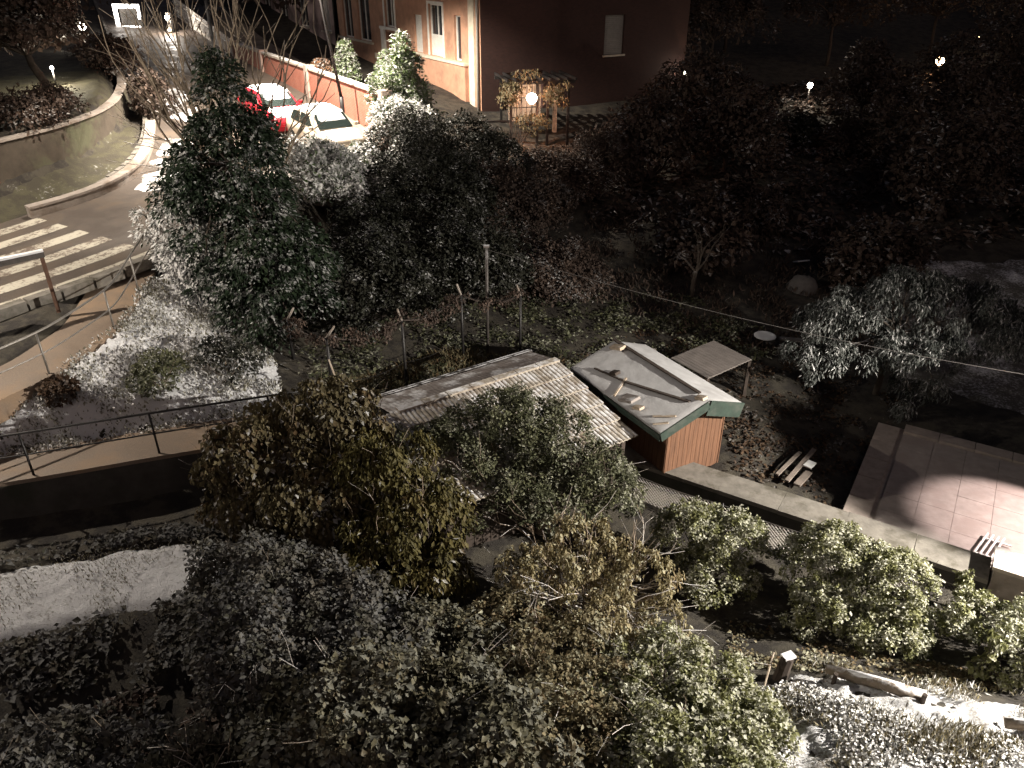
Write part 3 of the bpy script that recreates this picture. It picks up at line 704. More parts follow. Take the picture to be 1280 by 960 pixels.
SODIUM = (1.0, .80, .58); WARM = (1.0, .89, .75)
def street_lamp(label, base, hgt, arm, watts, color=SODIUM, size=150, target=None, lean=(0, 0), mat='iron_dark'):
    t = thing('street_lamp', label, 'street lamp', base)
    b = Vector(base); top = b + Vector((lean[0], lean[1], hgt)); e = top + Vector((arm[0], arm[1], .25)); d = (e - top).normalized()
    MB().tube([b - Vector((0, 0, .3)), b + Vector((0, 0, .9))], .09, 10).build('base', mat, t, True)
    MB().tube([b + Vector((0, 0, .85)), b + (top - b) * .5, top], [.065, .055, .045], 10).build('pole', mat, t, True)
    MB().tube([top - Vector((0, 0, .05)), top + d * .3 + Vector((0, 0, .14)), e], [.045, .04, .035], 8).build('arm', mat, t, True)
    hd = MB(); rz = math.atan2(d.y, d.x); hd.box(e + d * .25, (.7, .28, .12), rz); hd.box(e + d * .22 + Vector((0, 0, .08)), (.5, .2, .06), rz)
    ho = hd.build('head', 'galvanised', t)
    MB().box(e + d * .28 - Vector((0, 0, .075)), (.45, .2, .02), rz).build('lens', 'lens_warm', ho)
    lp = e + d * .28 - Vector((0, 0, .16))
    spot('lamp_light', lp, target or (lp.x, lp.y, 0), watts, color, size, .75 if size == 124 else .35, t, .1)
    return t
street_lamp('tall lamp post standing by the brick garden wall and white car', (-7.0, 33.3, 5.1), 8.0, (-1.1, -.7), 20000, WARM, 114, (-8.5, 34.5, 5.0), (-.75, 0))
street_lamp('lamp post half hidden behind the ivy-clad conifer at the bend', (-9.2, 25.8, 3.9), 8.6, (-2.6, 1.6), 4000, WARM, 80, (-12.2, 27.6, 4.1))
street_lamp('lamp post beside the near end of the zebra crossing', (-17.6, 15.0, 3.3), 7.4, (1.3, .9), 4200, WARM, 150, (-12.5, 17.2, 3.0))
street_lamp('lamp post beyond the right end of the garden wall', (17.4, 7.9, .9), 6.6, (-1.0, -.1), 25000, (1, .93, .82), 124, (6.8, 7.6, 1.0))

# floodlight on a post that throws the bright disc on the patio
t = thing('floodlight', 'small floodlight on a post beside the lit patio', 'floodlight', (12.6, 11.4, .5))
MB().tube([(12.6, 11.4, .3), (12.6, 11.4, 3.4)], .04, 8).build('post', 'iron_dark', t, True)
MB().box((12.5, 11.48, 3.42), (.3, .16, .22), 1.0, .9).build('head', 'iron_dark', t)
MB().box((12.42, 11.56, 3.36), (.26, .02, .18), 1.0, .9).build('lens', 'lens_warm', t)
spot('lamp_light', (12.22, 11.76, 3.05), (11.05, 12.45, .45), 1500, (1, .83, .77), 62, .3, t, .03)

def globe_lamp(label, pos, ground, r, mat, watts, color, name='globe_lamp', cat='garden lamp', lantern=False, group=None):
    t = thing(name, label, cat, (pos[0], pos[1], ground), group)
    MB().tube([(pos[0], pos[1], ground - .2), (pos[0], pos[1], pos[2] - r * .9)], .035, 8).build('post', 'iron_dark', t, True)
    MB().lathe(pos, [(r * .35, -r), (r * .8, -r * .6), (r, 0), (r * .8, r * .6), (r * .3, r * .95)], 12).build('globe', mat, t, True)
    MB().lathe((pos[0], pos[1], pos[2] + r * .95), [(r * .5, 0), (r * .35, r * .25), (.02, r * .4)], 10).build('cap', 'iron_dark', t, True)
    if watts: point('lamp_light', (pos[0], pos[1] - r - .05, pos[2]), watts, color, t)
    return t
globe_lamp('white globe lamp glowing in the middle of the dark garden', (16.4, 45, 4.85), 3.6, .15, 'bulb_white', 90, (1, .85, .68))
globe_lamp('larger orange lamp glowing among the dark trees', (25.8, 50, 5.55), 4.3, .24, 'bulb_orange', 110, (1, .6, .35))
globe_lamp('farthest small lamp glowing at the edge of the dark wood', (32.1, 58, 6.2), 5.0, .15, 'bulb_dim', 12, (1, .8, .55))
globe_lamp('globe lamp glowing at the edge of the dark tree crown', (-22.6, 44.5, 7.85), 6.4, .19, 'bulb_white', 25, (1, .85, .66))
globe_lamp('low bollard lamp lighting the terrace lawn beside the tree trunk', (-18.6, 33.4, 7.1), 6.5, .07, 'bulb_white', 380, (1, .9, .7))
# wall-washing lantern at the far corner of the dark house
t = thing('corner_lantern', 'small lantern washing light up the far house corner', 'lantern', (9.72, 45.9, 5.2))
MB().lathe((9.72, 45.9, 5.2), [(.06, 0), (.13, .08), (.14, .22), (.08, .32)], 10).build('globe', 'bulb_white', t, True)
MB().beam((9.72, 45.9, 5.3), (9.72, 46.5, 5.3), .04, .04).build('bracket', 'iron_dark', t)
spot('lamp_light', (9.72, 46.05, 5.55), (9.72, 46.5, 8.5), 30, (1, .7, .45), 50, .5, t)

# pergola porch with the hot lamp
pg = thing('pergola', 'timber pergola with lattice panel lit by a bare lamp', 'pergola', (1.2, 37, 3.2))
PX = Vector((-.1, 37.0, 0)); pd = Vector((.97, .24, 0)); pn = Vector((.24, -.97, 0))
for s in (0, 1.25, 1.75, 2.75):
    for k in (0, -2.0): fbox(MB(), PX, pd, pn, s, s + .11, 2.9, 5.95, k - .05, k + .05).build('post', 'iron_dark', pg)
for z in (5.95,): fbox(MB(), PX, pd, pn, -.25, 3.1, z, z + .16, -.06, .06).build('beam', 'iron_dark', pg); fbox(MB(), PX, pd, pn, -.25, 3.1, z, z + .16, -2.06, -1.94).build('beam', 'iron_dark', pg)
for i in range(9): fbox(MB(), PX, pd, pn, -.2 + i * .4, -.13 + i * .4, 6.112, 6.22, -2.3, .35).build('rafter', 'iron_dark', pg)
for i in range(4): fbox(MB(), PX, pd, pn, .115, 1.245, 4.1 + i * .42, 4.14 + i * .42, -.02, .02).build('lattice_bar', 'iron_dark', pg)
for i in range(4): fbox(MB(), PX, pd, pn, .3 + i * .24, .335 + i * .24, 4.0, 5.9, .022, .05).build('lattice_bar', 'iron_dark', pg)
fbox(MB(), PX, pd, pn, -2.6, 0, 4.35, 4.43, -.05, .05).build('handrail', 'iron_dark', pg)
fbox(MB(), PX, pd, pn, .15, 1.72, 4.2, 5.9, -.95, -.9).build('back_panel', 'cream_stone', pg)  # pale panel added close behind the lamp to imitate its glare
fbox(MB(), PX, pd, pn, 2.5, 2.7, 3.0, 5.6, -1.5, -1.4).build('back_panel', 'cream_stone', pg)
t = thing('porch_lamp', 'glaring bare lamp hanging inside the timber pergola', 'lamp', (.9, 37.3, 5.35))
MB().tube([(.9, 36.95, 6.1), (.9, 36.95, 5.65)], .012, 5).build('cord', 'iron_dark', t)
MB().lathe((.9, 36.95, 5.4), [(.08, -.25), (.2, -.13), (.25, .03), (.17, .16), (.05, .21)], 12).build('bulb', 'bulb_hot', t, True)
point('lamp_light', (.95, 36.75, 5.35), 420, (1, .43, .24), t, .1)

# bright white frame and gate lights at the far end of the street
t = thing('light_frame', 'bright white lit frame standing at the far end of the street', 'gate', (-28, 62, 6.4))
fo = Vector((-28.9, 62, 0)); fd = Vector((.97, -.22, 0)); fn = Vector((-.22, -.97, 0))
fbox(MB(), fo, fd, fn, 0, .22, 6.2, 8.05, -.08, .08).build('upright', 'tube_white', t)
fbox(MB(), fo, fd, fn, .22, 2.1, 7.8, 8.05, -.08, .08).build('lintel', 'tube_white', t)
fbox(MB(), fo, fd, fn, 1.95, 2.08, 7.1, 7.797, -.08, .08).build('upright', 'tube_white', t)
fbox(MB(), fo, fd, fn, .5, 1.9, 6.55, 6.62, -.08, .08).build('cross_bar', 'tube_white', t)
fbox(MB(), fo, fd, fn, .222, 1.94, 6.2, 7.795, -.4, -.3).build('back_panel', 'concrete_dark', t)
point('lamp_light', (-27.8, 61.2, 7.6), 25, (1, .9, .8), t, .3)
t = thing('gate_post', 'dark gate post carrying three small white lamps', 'gate post', (-24.3, 60, 5.8))
fbox(MB(), Vector((-24.3, 60, 0)), fd, fn, -.14, .14, 5.6, 7.6, -.3, -.06).build('post', 'concrete_dark', t)
for z, r in ((7.3, .17), (6.5, .13), (6.05, .12)): MB().lathe((-24.3, 59.95, z), [(r * .5, -r * .8), (r, 0), (r * .5, r * .8)], 10).build('lamp', 'bulb_white' if r > .15 else 'bulb_dim', t, True)
point('lamp_light', (-24.2, 59.5, 7.3), 420, (1, .88, .76), t, .1)

# ------------------------------------------------------------------ parked cars
def car(label, loc, rz, paint, snow_windscreen):
    t = thing('parked_car', label, 'car', (0, 0, 0), 'cars parked along the brick wall')
    Lh = 2.0; W_ = .86
    # lower body stations: x, half width, sill z, waist z, top z
    st = [(-Lh, .62, .42, .62, .78), (-Lh + .08, .78, .3, .66, .92), (-1.5, W_, .24, .7, .98), (-.6, W_, .22, .7, .98), (.4, W_, .22, .68, .96), (1.1, W_ - .01, .24, .66, .90), (1.7, .8, .28, .6, .78), (Lh - .02, .66, .36, .56, .66)]
    m = MB(); vs = []
    for x, w_, a, b_, c in st: vs += [(x, -w_ * .94, a), (x, -w_, b_), (x, -w_ * .93, c), (x, -w_ * .5, c + .03), (x, w_ * .5, c + .03), (x, w_ * .93, c), (x, w_, b_), (x, w_ * .94, a)]
    k = 8; n = len(st)
    fs = [(i * k + j, (i + 1) * k + j, (i + 1) * k + (j + 1) % k, i * k + (j + 1) % k) for i in range(n - 1) for j in range(k)] + [tuple(range(k)), tuple((n - 1) * k + j for j in range(k - 1, -1, -1))]
    m.add(vs, fs); body = m.build('body', paint, t, True)
    # cabin: pillars and roof
    cs = [(-1.72, .72, .95, .97), (-1.25, .66, .95, 1.40), (-.5, .64, .95, 1.49), (.15, .63, .95, 1.46), (.95, .72, .93, .95)]
    m = MB(); vs = []
    for x, w_, a, c in cs: vs += [(x, -.80, a), (x, -w_, c - .05), (x, -w_ * .8, c), (x, w_ * .8, c), (x, w_, c - .05), (x, .80, a)]
    k = 6; n = len(cs)
    fs = [(i * k + j, (i + 1) * k + j, (i + 1) * k + j + 1, i * k + j + 1) for i in range(n - 1) for j in range(k - 1)]
    m.add(vs, fs); m.build('cabin', paint, t, True)
    for sy in (-1, 1):
        for q in ([(-1.33, .785, 1.0), (-.62, .785, 1.0), (-.56, .685, 1.38), (-1.18, .69, 1.33)], [(-.52, .785, 1.0), (.62, .775, .99), (.14, .68, 1.35), (-.47, .685, 1.38)]):
            MB().slab([(a, sy * (b_ + .02), c) for a, b_, c in q], .012).build('side_window', 'car_glass', t)
        for x in (-1.25, 1.25):
            w_ = MB(); w_.v = []; wh = MB().tube([(x, sy * .68, .31), (x, sy * .875, .31)], .31, 16).build('wheel', 'tyre', t, False)
            MB().tube([(x, sy * .87, .31), (x, sy * .885, .31)], .19, 12).build('rim', 'rim', wh)
        MB().box((-Lh + .09, sy * .66, .78), (.1, .2, .26)).build('tail_light', 'tail_red', t)
        MB().box((1.86, sy * .56, .62), (.12, .3, .13)).build('headlight', 'white_metal', t)
        MB().box((.72, sy * .9, 1.02), (.1, .16, .11)).build('mirror', paint, t)
    MB().slab([(.36, -.58, 1.38), (.93, -.66, .97), (.93, .66, .97), (.36, .58, 1.38)], .012).build('windscreen', 'car_glass', t).location.z = .02
    MB().slab([(-1.68, -.62, 1.03), (-1.33, -.58, 1.36), (-1.33, .58, 1.36), (-1.68, .62, 1.03)], .012).build('rear_window', 'car_glass', t).location.z = .015
    MB().box((Lh - .03, 0, .38), (.12, 1.3, .16)).build('bumper', paint, t); MB().box((-Lh + .03, 0, .42), (.14, 1.35, .2)).build('bumper', paint, t)
    MB().box((-Lh - .045, 0, .58), (.02, .5, .12)).build('number_plate', 'white_metal', t)
    # snow lying on roof, bonnet and glass
    def cap(pts_fn, nx, ny, name, amp=.02):
        vs = []; rr = random.Random(hash(name) % 99 + 3)
        for i in range(nx):
            for j in range(ny):
                u, v = i / (nx - 1), j / (ny - 1); e = min(u, 1 - u, v, 1 - v); x, y, z = pts_fn(u, v)
                vs.append((x, y, z + .055 * min(1, e * 7) + rr.uniform(0, amp) * (e > 0)))
        MB().add(vs, [(i * ny + j, (i + 1) * ny + j, (i + 1) * ny + j + 1, i * ny + j + 1) for i in range(nx - 1) for j in range(ny - 1)]).build(name, 'snow', t, True)
    cx = [c[0] for c in cs]; cz = [c[3] for c in cs]
    cap(lambda u, v: (-1.28 + 1.5 * u, (-.6 + 1.2 * v), float(np.interp(-1.28 + 1.5 * u, cx, cz)) - .035 * abs(2 * v - 1) ** 3 + .004), 10, 8, 'roof_snow')
    bx = [s[0] for s in st]; bz = [s[4] for s in st]
    cap(lambda u, v: (.98 + .88 * u, (-.72 + 1.44 * v) * (1 - .1 * u), float(np.interp(.98 + .88 * u, bx, bz)) + .018 - .04 * abs(2 * v - 1) ** 3), 8, 8, 'bonnet_snow')
    if snow_windscreen: cap(lambda u, v: (.2 + .5 * u, -.6 + 1.2 * v, float(np.interp(.2 + .5 * u, cx, cz)) + .025), 5, 8, 'windscreen_snow', .012)
    cap(lambda u, v: (-1.64 + .34 * u, -.52 + 1.04 * v, float(np.interp(-1.64 + .34 * u, cx, cz)) + .02), 4, 8, 'rear_snow', .012)
    t.location = loc; t.rotation_euler = (0, R(3), rz)
    return t
ca = math.atan2(-.80, .60)
car('red hatchback under a cap of snow behind the pale car', (-9.7, 32.7, 4.93), ca, 'car_red', True)
car('pale car thickly covered in snow nearest the lamp post', (-7.0, 29.9, 4.62), ca, 'car_silver', True)

# ------------------------------------------------------------------ garden wall, fence, patio
e1 = Vector((.845, -.534, 0)); e2 = Vector((.534, .845, 0)); G0 = Vector((3.06, 14.68, 0))
t = thing('boundary_wall', 'long low concrete wall with a broad pale top between shrubs and garden', 'wall', (6, 12.9, .2))
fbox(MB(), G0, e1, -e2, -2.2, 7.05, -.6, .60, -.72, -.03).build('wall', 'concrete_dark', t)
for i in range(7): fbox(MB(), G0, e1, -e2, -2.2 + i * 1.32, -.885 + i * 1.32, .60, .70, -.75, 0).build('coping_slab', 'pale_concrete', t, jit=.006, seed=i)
t = thing('gate_pillar', 'low pillar with a warm lit coping at the right end of the wall', 'pillar', tuple(G0 + e1 * 7.5 + Vector((0, 0, .2))))
fbox(MB(), G0, e1, -e2, 7.08, 8.6, -.4, .92, -.7, -.1).build('pier', 'concrete', t)
fbox(MB(), G0, e1, -e2, 7.03, 8.65, .92, 1.0, -.75, -.05).build('cap', 'stone_coping', t)
# chain-link fence on the camera side
t = thing('chain_link_fence', 'sagging wire mesh fence in front of the boundary wall', 'fence', tuple(G0 - e2 * .55))
fo = G0 - e2 * .55; m = MB(); Lf = 8.2; z0f, z1f = -.25, .78
def sagz(s): return z1f - .05 * math.sin((s % 2.05) / 2.05 * math.pi)
st_ = .085; k = int(Lf / st_)
for i in range(-14, k):
    for sg in (0, 1):
        a = i * st_; b = a + (z1f - z0f)
        s0_, s1_ = max(a, 0), min(b, Lf)
        if s1_ <= s0_: continue
        za, zb = z0f + (s0_ - a), z0f + (s1_ - a)
        if sg: za, zb = z1f - (s0_ - a), z1f - (s1_ - a)
        za = min(za, sagz(s0_)); zb = min(zb, sagz(s1_))
        m.tube([fo + e1 * s0_ + Vector((0, 0, za)), fo + e1 * s1_ + Vector((0, 0, zb))], .0028, 3, False)
tag(m.build('wire_mesh', 'galvanised', t), kind='stuff')
MB().tube([fo + e1 * (i * .2) + Vector((0, 0, sagz(i * .2))) for i in range(42)], .006, 5).build('top_wire', 'galvanised', t)
for i in range(5): MB().tube([fo + e1 * (i * 2.05) + Vector((0, 0, -.5)), fo + e1 * (i * 2.05) + Vector((0, 0, z1f + .04))], .022, 8).build('post', 'iron_dark', t, True)
# patio of slabs with a border
pt = MB(); PO = G0 + e2 * .8 + e1 * 4.25
P3 = lambda a, b, z: PO + e1 * a + e2 * b + Vector((0, 0, z))
patio = pt.slab([P3(0, 0, .44), P3(7, 0, .44), P3(7, 4.6, .44), P3(0, 4.6, .44)], .3).build('patio', 'patio_edge', None); tag(patio, kind='structure')
rr = random.Random(4)
for i in range(9):
    for j in range(6):
        a, b = .62 + i * .71, .05 + j * .71; dz = rr.uniform(0, .006)
        MB().slab([P3(a, b, .47 + dz), P3(a + .703, b, .47 + dz), P3(a + .703, b + .703, .47 + dz), P3(a, b + .703, .47 + dz)], .05).build('slab', 'patio_slab', patio)
for j in range(5): MB().slab([P3(-.02, .05 + j * .9, .485), P3(.5, .05 + j * .9, .485), P3(.5, .93 + j * .9, .485), P3(-.02, .93 + j * .9, .485)], .09).build('border_stone', 'patio_edge', patio)
for j in range(8): MB().slab([P3(.6 + j * .8, 4.36, .52), P3(1.385 + j * .8, 4.36, .52), P3(1.385 + j * .8, 4.75, .52), P3(.6 + j * .8, 4.75, .52)], .2).build('border_stone', 'patio_edge', patio)
t = thing('white_rack', 'white slatted metal rack lying on the lit patio', 'rack', tuple(P3(2.75, .45, .48)))
for i in range(4): MB().beam(P3(2.5 + i * .1, .1, .56), P3(2.7 + i * .1, .95, .56), .03, .03).build('bar', 'white_metal', t)
for q in (.2, .8): MB().beam(P3(2.45 + q * .23, q + .0, .525), P3(2.95 + q * .23, q + .0, .525), .03, .03).build('cross_bar', 'white_metal', t)
# ------------------------------------------------------------------ sheds
def corr_sheet(name, mat, parent, org, a, b, la, lb, period=.13, amp=.02, thick=.012, seed=0, rows=2):
    """corrugated sheet: corrugations run along b, repeat along a"""
    n = max(6, int(la / period * 6)); m = MB(); up = a.cross(b).normalized(); up = up if up.z > 0 else -up
    vs = []
    for j in range(rows):
        for i in range(n + 1):
            x = la * i / n
            w_ = amp * (abs(math.sin(math.pi * x / period)) ** .7)
            vs.append(org + a * x + b * (lb * j / (rows - 1)) + up * w_)
    for i in range(n + 1): vs.append(vs[(rows - 1) * (n + 1) + i] - up * (thick + .02))
    k = n + 1
    m.add(vs, [(j * k + i, j * k + i + 1, (j + 1) * k + i + 1, (j + 1) * k + i) for j in range(rows) for i in range(n)])
    return m.build(name, mat, parent)
s1 = thing('shed', 'low shed with a snow-dusted ribbed tile roof behind the bushes', 'shed', (0, 15.5, .3))
a1 = Vector((.83, .557, 0)).normalized(); b1_ = Vector((a1.y, -a1.x, -.21)).normalized(); RP = Vector((1.11, 16.7, 2.4))
rr = random.Random(8)
for c in range(5):
    for k in range(6):
        org = RP - a1 * (.86 * (k + 1)) + b1_ * (.6 * c) + Vector((0, 0, -.0 + .028 * (0) + rr.uniform(-.006, .006)))
        up = Vector((0, 0, .03))
        q = corr_sheet('roof_tile_sheet', 'tile_roof', s1, org + up * .0, a1, (b1_ + Vector((0, 0, .085))).normalized(), .855, .64, .108, .032)
bk = Vector((-a1.y, a1.x, -.22)).normalized()
for k in range(4): corr_sheet('back_roof_sheet', 'sheet_roof', s1, RP - a1 * (1.12 * (k + 1)) + Vector((0, 0, rr.uniform(-.01, .01))), a1, bk, 1.13, 1.15, .10, .016)
for k in range(7): MB().beam(RP - a1 * (.62 * k) + Vector((0, 0, .03)), RP - a1 * (.62 * k + .6) + Vector((0, 0, .035)), .2, .05).build('ridge_cap', 'tile_roof', s1)
fr = RP + b1_ * 2.7; w0 = .2
for k in range(24):
    p = fr - a1 * (.2 * k + .15); MB().box((p.x, p.y, (w0 + fr.z - .08) / 2), (.185, .03, fr.z - .1 - w0), math.atan2(a1.y, a1.x)).build('wall_board', 'wood_dark', s1)
for k in range(13):
    p = RP + b1_ * (2.65 - .2 * k) - a1 * .18; zt = p.z - .07; MB().box((p.x, p.y, (w0 + zt) / 2), (.185, .03, zt - w0), math.atan2(b1_.y, b1_.x)).build('wall_board', 'wood_dark', s1)
for k in range(2): MB().beam(RP - a1 * 4.3 + bk * (1.25 + .12 * k) - Vector((0, 0, .02)), RP + a1 * .1 + bk * (1.25 + .12 * k) - Vector((0, 0, .02)), .05, .08).build('gutter', 'iron_frosted', s1)
MB().slab([RP - a1 * 4.5 + b1_ * .1, RP - a1 * 5.4 + b1_ * .3, RP - a1 * 5.2 + b1_ * 1.2, RP - a1 * 4.3 + b1_ * 1.0], .03).build('loose_sheet', 'sheet_dark', s1)
t = thing('leaning_pole', 'pale pole leaning at the left end of the tile-roofed shed', 'pole', (-3.9, 15.4, .6)); MB().tube([(-3.72, 15.3, .5), (-3.8, 15.45, 1.5), (-4.3, 16.08, 2.75)], [.025, .024, .02], 7).build('shaft', 'wood_pale', t, True)

s2 = thing('shed', 'brown timber shed with green fascia and snow-covered roof', 'shed', (3.9, 15.2, .35))
d2 = Vector((.5, -.866, 0)); n2 = Vector((-.866, -.5, 0)); RF = Vector((4.3, 14.51, 2.5)); BK = RF - d2 * 3.45
def rough_slab(name, q00, q10, q11, q01, nu, nv, mat, parent, amp, thick=.05, seed=0):
    q00, q10, q11, q01 = map(Vector, (q00, q10, q11, q01)); vs = []; m = MB()
    for i in range(nu + 1):
        for j in range(nv + 1):
            u, v = i / nu, j / nv; p = q00 * (1 - u) * (1 - v) + q10 * u * (1 - v) + q11 * u * v + q01 * (1 - u) * v
            a = mnoise.noise((p.x * 2.2, p.y * 2.2, seed)) * amp + mnoise.noise((p.x * 7, p.y * 7, seed + 3)) * amp * .5
            e = min(u, 1 - u, v, 1 - v); vs.append(p + Vector((0, 0, a * min(1, e * 8) - (.015 if e == 0 else 0))))
    k = nv + 1; n = len(vs); fs = [(i * k + j, (i + 1) * k + j, (i + 1) * k + j + 1, i * k + j + 1) for i in range(nu) for j in range(nv)]
    vs += [q00 - Vector((0, 0, thick)), q10 - Vector((0, 0, thick)), q11 - Vector((0, 0, thick)), q01 - Vector((0, 0, thick))]
    fs += [(n, n + 1, n + 2, n + 3)]
    m.add(vs, fs); return m.build(name, mat, parent, True)
eL = n2 * 1.3 + Vector((0, 0, -.42)); eR = -n2 * 1.05 + Vector((0, 0, -.36))
rough_slab('roof_snow', BK + Vector((0, 0, .06)), RF + Vector((0, 0, .06)), RF + eL + Vector((0, 0, .06)), BK + eL + Vector((0, 0, .06)), 46, 18, 'felt_snow', s2, .014, .05, 1)
rough_slab('roof_snow', RF + Vector((0, 0, .06)), BK + Vector((0, 0, .06)), BK + eR + Vector((0, 0, .06)), RF + eR + Vector((0, 0, .06)), 40, 12, 'felt_snow', s2, .012, .05, 5)
MB().slab([BK, RF, RF + eL, BK + eL], .05).build('roof_panel', 'sheet_dark', s2); MB().slab([RF, BK, BK + eR, RF + eR], .05).build('roof_panel', 'sheet_dark', s2)
for a, b, fh in ((RF, RF + eL, .22), (RF, RF + eR, .36)): MB().beam(a + d2 * .02 + Vector((0, 0, .04 - fh / 2)), b + d2 * .02 + Vector((0, 0, .04 - fh / 2)), .03, fh).build('fascia', 'fascia_green', s2)
MB().beam(RF + eR + Vector((0, 0, -.14)), BK + eR + Vector((0, 0, -.14)), .03, .24).build('fascia', 'fascia_green', s2)
MB().beam(RF + eL + Vector((0, 0, -.1)), BK + eL + Vector((0, 0, -.1)), .03, .14).build('fascia', 'fascia_green', s2)
for k in range(13):
    f = k / 12; p = RF + n2 * (.75 - 1.6 * f) - d2 * .32; zt = RF.z - abs(.75 - 1.6 * f) * .33 - .05
    zb = .71 if f < .4 else .3; MB().box((p.x, p.y, (zb + zt) / 2), (.124, .028, zt - zb), math.atan2(n2.y, n2.x)).build('wall_board', 'wood_brown', s2)
for k in range(20):
    p = RF + n2 * .78 - d2 * (.36 + .155 * k); zt = RF.z - .33
    MB().box((p.x, p.y, (.71 + zt) / 2), (.142, .028, zt - .71), math.atan2(d2.y, d2.x)).build('wall_board', 'wood_brown', s2)
    p = RF - n2 * .88 - d2 * (.36 + .155 * k)
    MB().box((p.x, p.y, (.2 + zt) / 2), (.142, .028, zt - .2), math.atan2(d2.y, d2.x)).build('wall_board', 'wood_brown', s2)
MB().beam(RF - d2 * .3 + Vector((0, 0, .085)), BK + Vector((0, 0, .085)), .09, .03).build('ridge_batten', 'wood_dark', s2)
def roof_pt(u, v, up=.09):  # u along the ridge from the front, v down the near slope
    return RF - d2 * u + eL * v + Vector((0, 0, up))
bits = [('roof_plank', 'brown plank lying across the snowy shed roof near the front', 'plank', (.25, .25), (1.9, .62), .1, .03, 'wood_dark'),
        ('roof_plank', 'short pale batten at the front edge of the snowy shed roof', 'plank', (.12, .62), (.5, .86), .07, .03, 'wood_pale'),
        ('roof_plank', 'narrow pale strip at the low corner of the snowy shed roof', 'plank', (.08, .8), (.3, .98), .06, .03, 'wood_pale'),
        ('roof_plank', 'pale stick pointing up the slope of the snowy shed roof', 'plank', (1.7, .98), (2.0, .55), .05, .03, 'wood_pale'),
        ('roof_plank', 'dark batten lying along the far part of the snowy shed roof', 'plank', (1.9, .62), (2.9, .75), .06, .03, 'wood_dark')]
for nm, lb, ct, p0, p1, w_, hh, mt in bits:
    a, b = roof_pt(*p0), roof_pt(*p1); t = thing(nm, lb, ct, tuple(a)); MB().beam(a, b, w_, hh, (0, .2, 1)).build('board', mt, t)
for (u, v, sx, sy, sz, mt, lb) in [(1.35, .86, .42, .3, .06, 'sheet_roof', 'small snowy board lying loose on the snowy shed roof'), (.95, .9, .24, .14, .05, 'wood_pale', 'small block beside the loose board on the shed roof'),
                                  (2.35, .6, .2, .16, .07, 'wood_dark', 'dark lump poking through the snow on the shed roof'), (3.1, .12, .38, .2, .07, 'wood_pale', 'flat pale box lying at the far end of the shed roof'),
                                  (.15, .08, .24, .14, .06, 'wood_pale', 'pale block by the ridge at the front of the shed roof')]:
    p = roof_pt(u, v, .1); t = thing('roof_board', lb, 'board', tuple(p)); MB().box(tuple(p), (sx, sy, sz), -.9, .1, -.25).box((p.x + .02, p.y, p.z + sz * .6), (sx * .8, sy * .8, .02), -.9, .1, -.25).build('board', mt, t, jit=.008)
t = thing('lean_to_roof', 'dark ribbed roof sheet over a small store behind the brown shed', 'roof', (5.3, 18.4, .6))
q0 = Vector((4.25, 18.35, 1.62)); av = (Vector((5.0, 17.25, 1.6)) - q0); bv = (Vector((5.62, 19.35, 1.62)) - q0)
for k in range(3): corr_sheet('roof_sheet', 'sheet_plain', t, q0 + bv * (k / 3.) + Vector((0, 0, .012 * k)), bv.normalized(), av.normalized(), bv.length / 3 + .02, av.length, .12, .018)
for p in (q0, q0 + av, q0 + bv, q0 + av + bv): MB().box((p.x * .97 + 5.2 * .03, p.y * .97 + 18.2 * .03, .95), (.08, .08, 1.25)).build('post', 'wood_dark', t)
t = thing('lean_to_roof', 'small dark board roof peeking out behind the brown shed', 'roof', (2.9, 18, .6)); MB().slab([(2.5, 17.75, 2.05), (3.3, 17.5, 2.0), (3.75, 17.95, 2.1), (2.9, 18.3, 2.12)], .05).build('board', 'sheet_roof', t); MB().box((3.1, 17.9, 1.2), (.1, .1, 1.6)).build('post', 'wood_dark', t)

# fence behind the sheds, metal pole and overhead cable
t = thing('wire_fence', 'old wire fence with cranked concrete posts overgrown by creeper', 'fence', (-2.8, 17.9, 1))
fps = [(-5.72, 17.94, .45), (-4.5, 16.84, .5), (-2.8, 17.86, -.15), (-1.39, 19.55, -.2), (.23, 19.5, -.2)]
tops = []
for x, y, ln in fps:
    g = h1(x, y) - .2; zt = 2.95; po_ = MB().tube([(x, y, g), (x, y, zt)], [.045, .04], 6).build('post', 'iron_dark', t, True); MB().tube([(x, y, zt - .02), (x + ln * .5, y - .08, zt + .34)], [.035, .025], 6).build('post_tip', 'concrete', po_, True); tops.append(Vector((x, y, zt)))
for zz in (0, -.6, -1.2):
    for a, b in zip(tops[:-1], tops[1:]): MB().tube([a + (b - a) * f + Vector((0, 0, zz - .18 * math.sin(f * math.pi))) for f in np.linspace(0, 1, 8)], .006, 4).build('wire', 'iron_dark', t)
cr = thing('creeper', 'dark creeper sagging along the top of the wire fence', 'creeper', (-2.8, 17.9, 2.4))
V_ = []; m = MB(); bl = []
for a, b in zip(tops[:-1], tops[1:]):
    pts = [a + (b - a) * f + Vector((0, 0, -.25 * math.sin(f * math.pi))) for f in np.linspace(0, 1, 10)]; m.tube(pts, .02, 5)
    bl += [(p.x, p.y, p.z - .08, .22, .18, .2) for p in pts]
m.build('stem', 'twig_dark', cr, True); leaves('foliage', cr, 'leaf_night', bl, 2600, .07, .05, 'hang', 70, .08, 31)
t = thing('metal_pole', 'slim metal pole behind the tiled shed carrying an overhead cable', 'pole', (-.7, 20, .9))
MB().tube([(-.7, 20, .6), (-.69, 20, 4.15)], .045, 10).build('shaft', 'iron_frosted', t, True); MB().box((-.69, 20, 4.17), (.16, .14, .05)).build('cap', 'iron_snowy', t)
t = thing('overhead_cable', 'thin pale cable running from the metal pole across the garden', 'cable', (-.69, 20, 4.1))
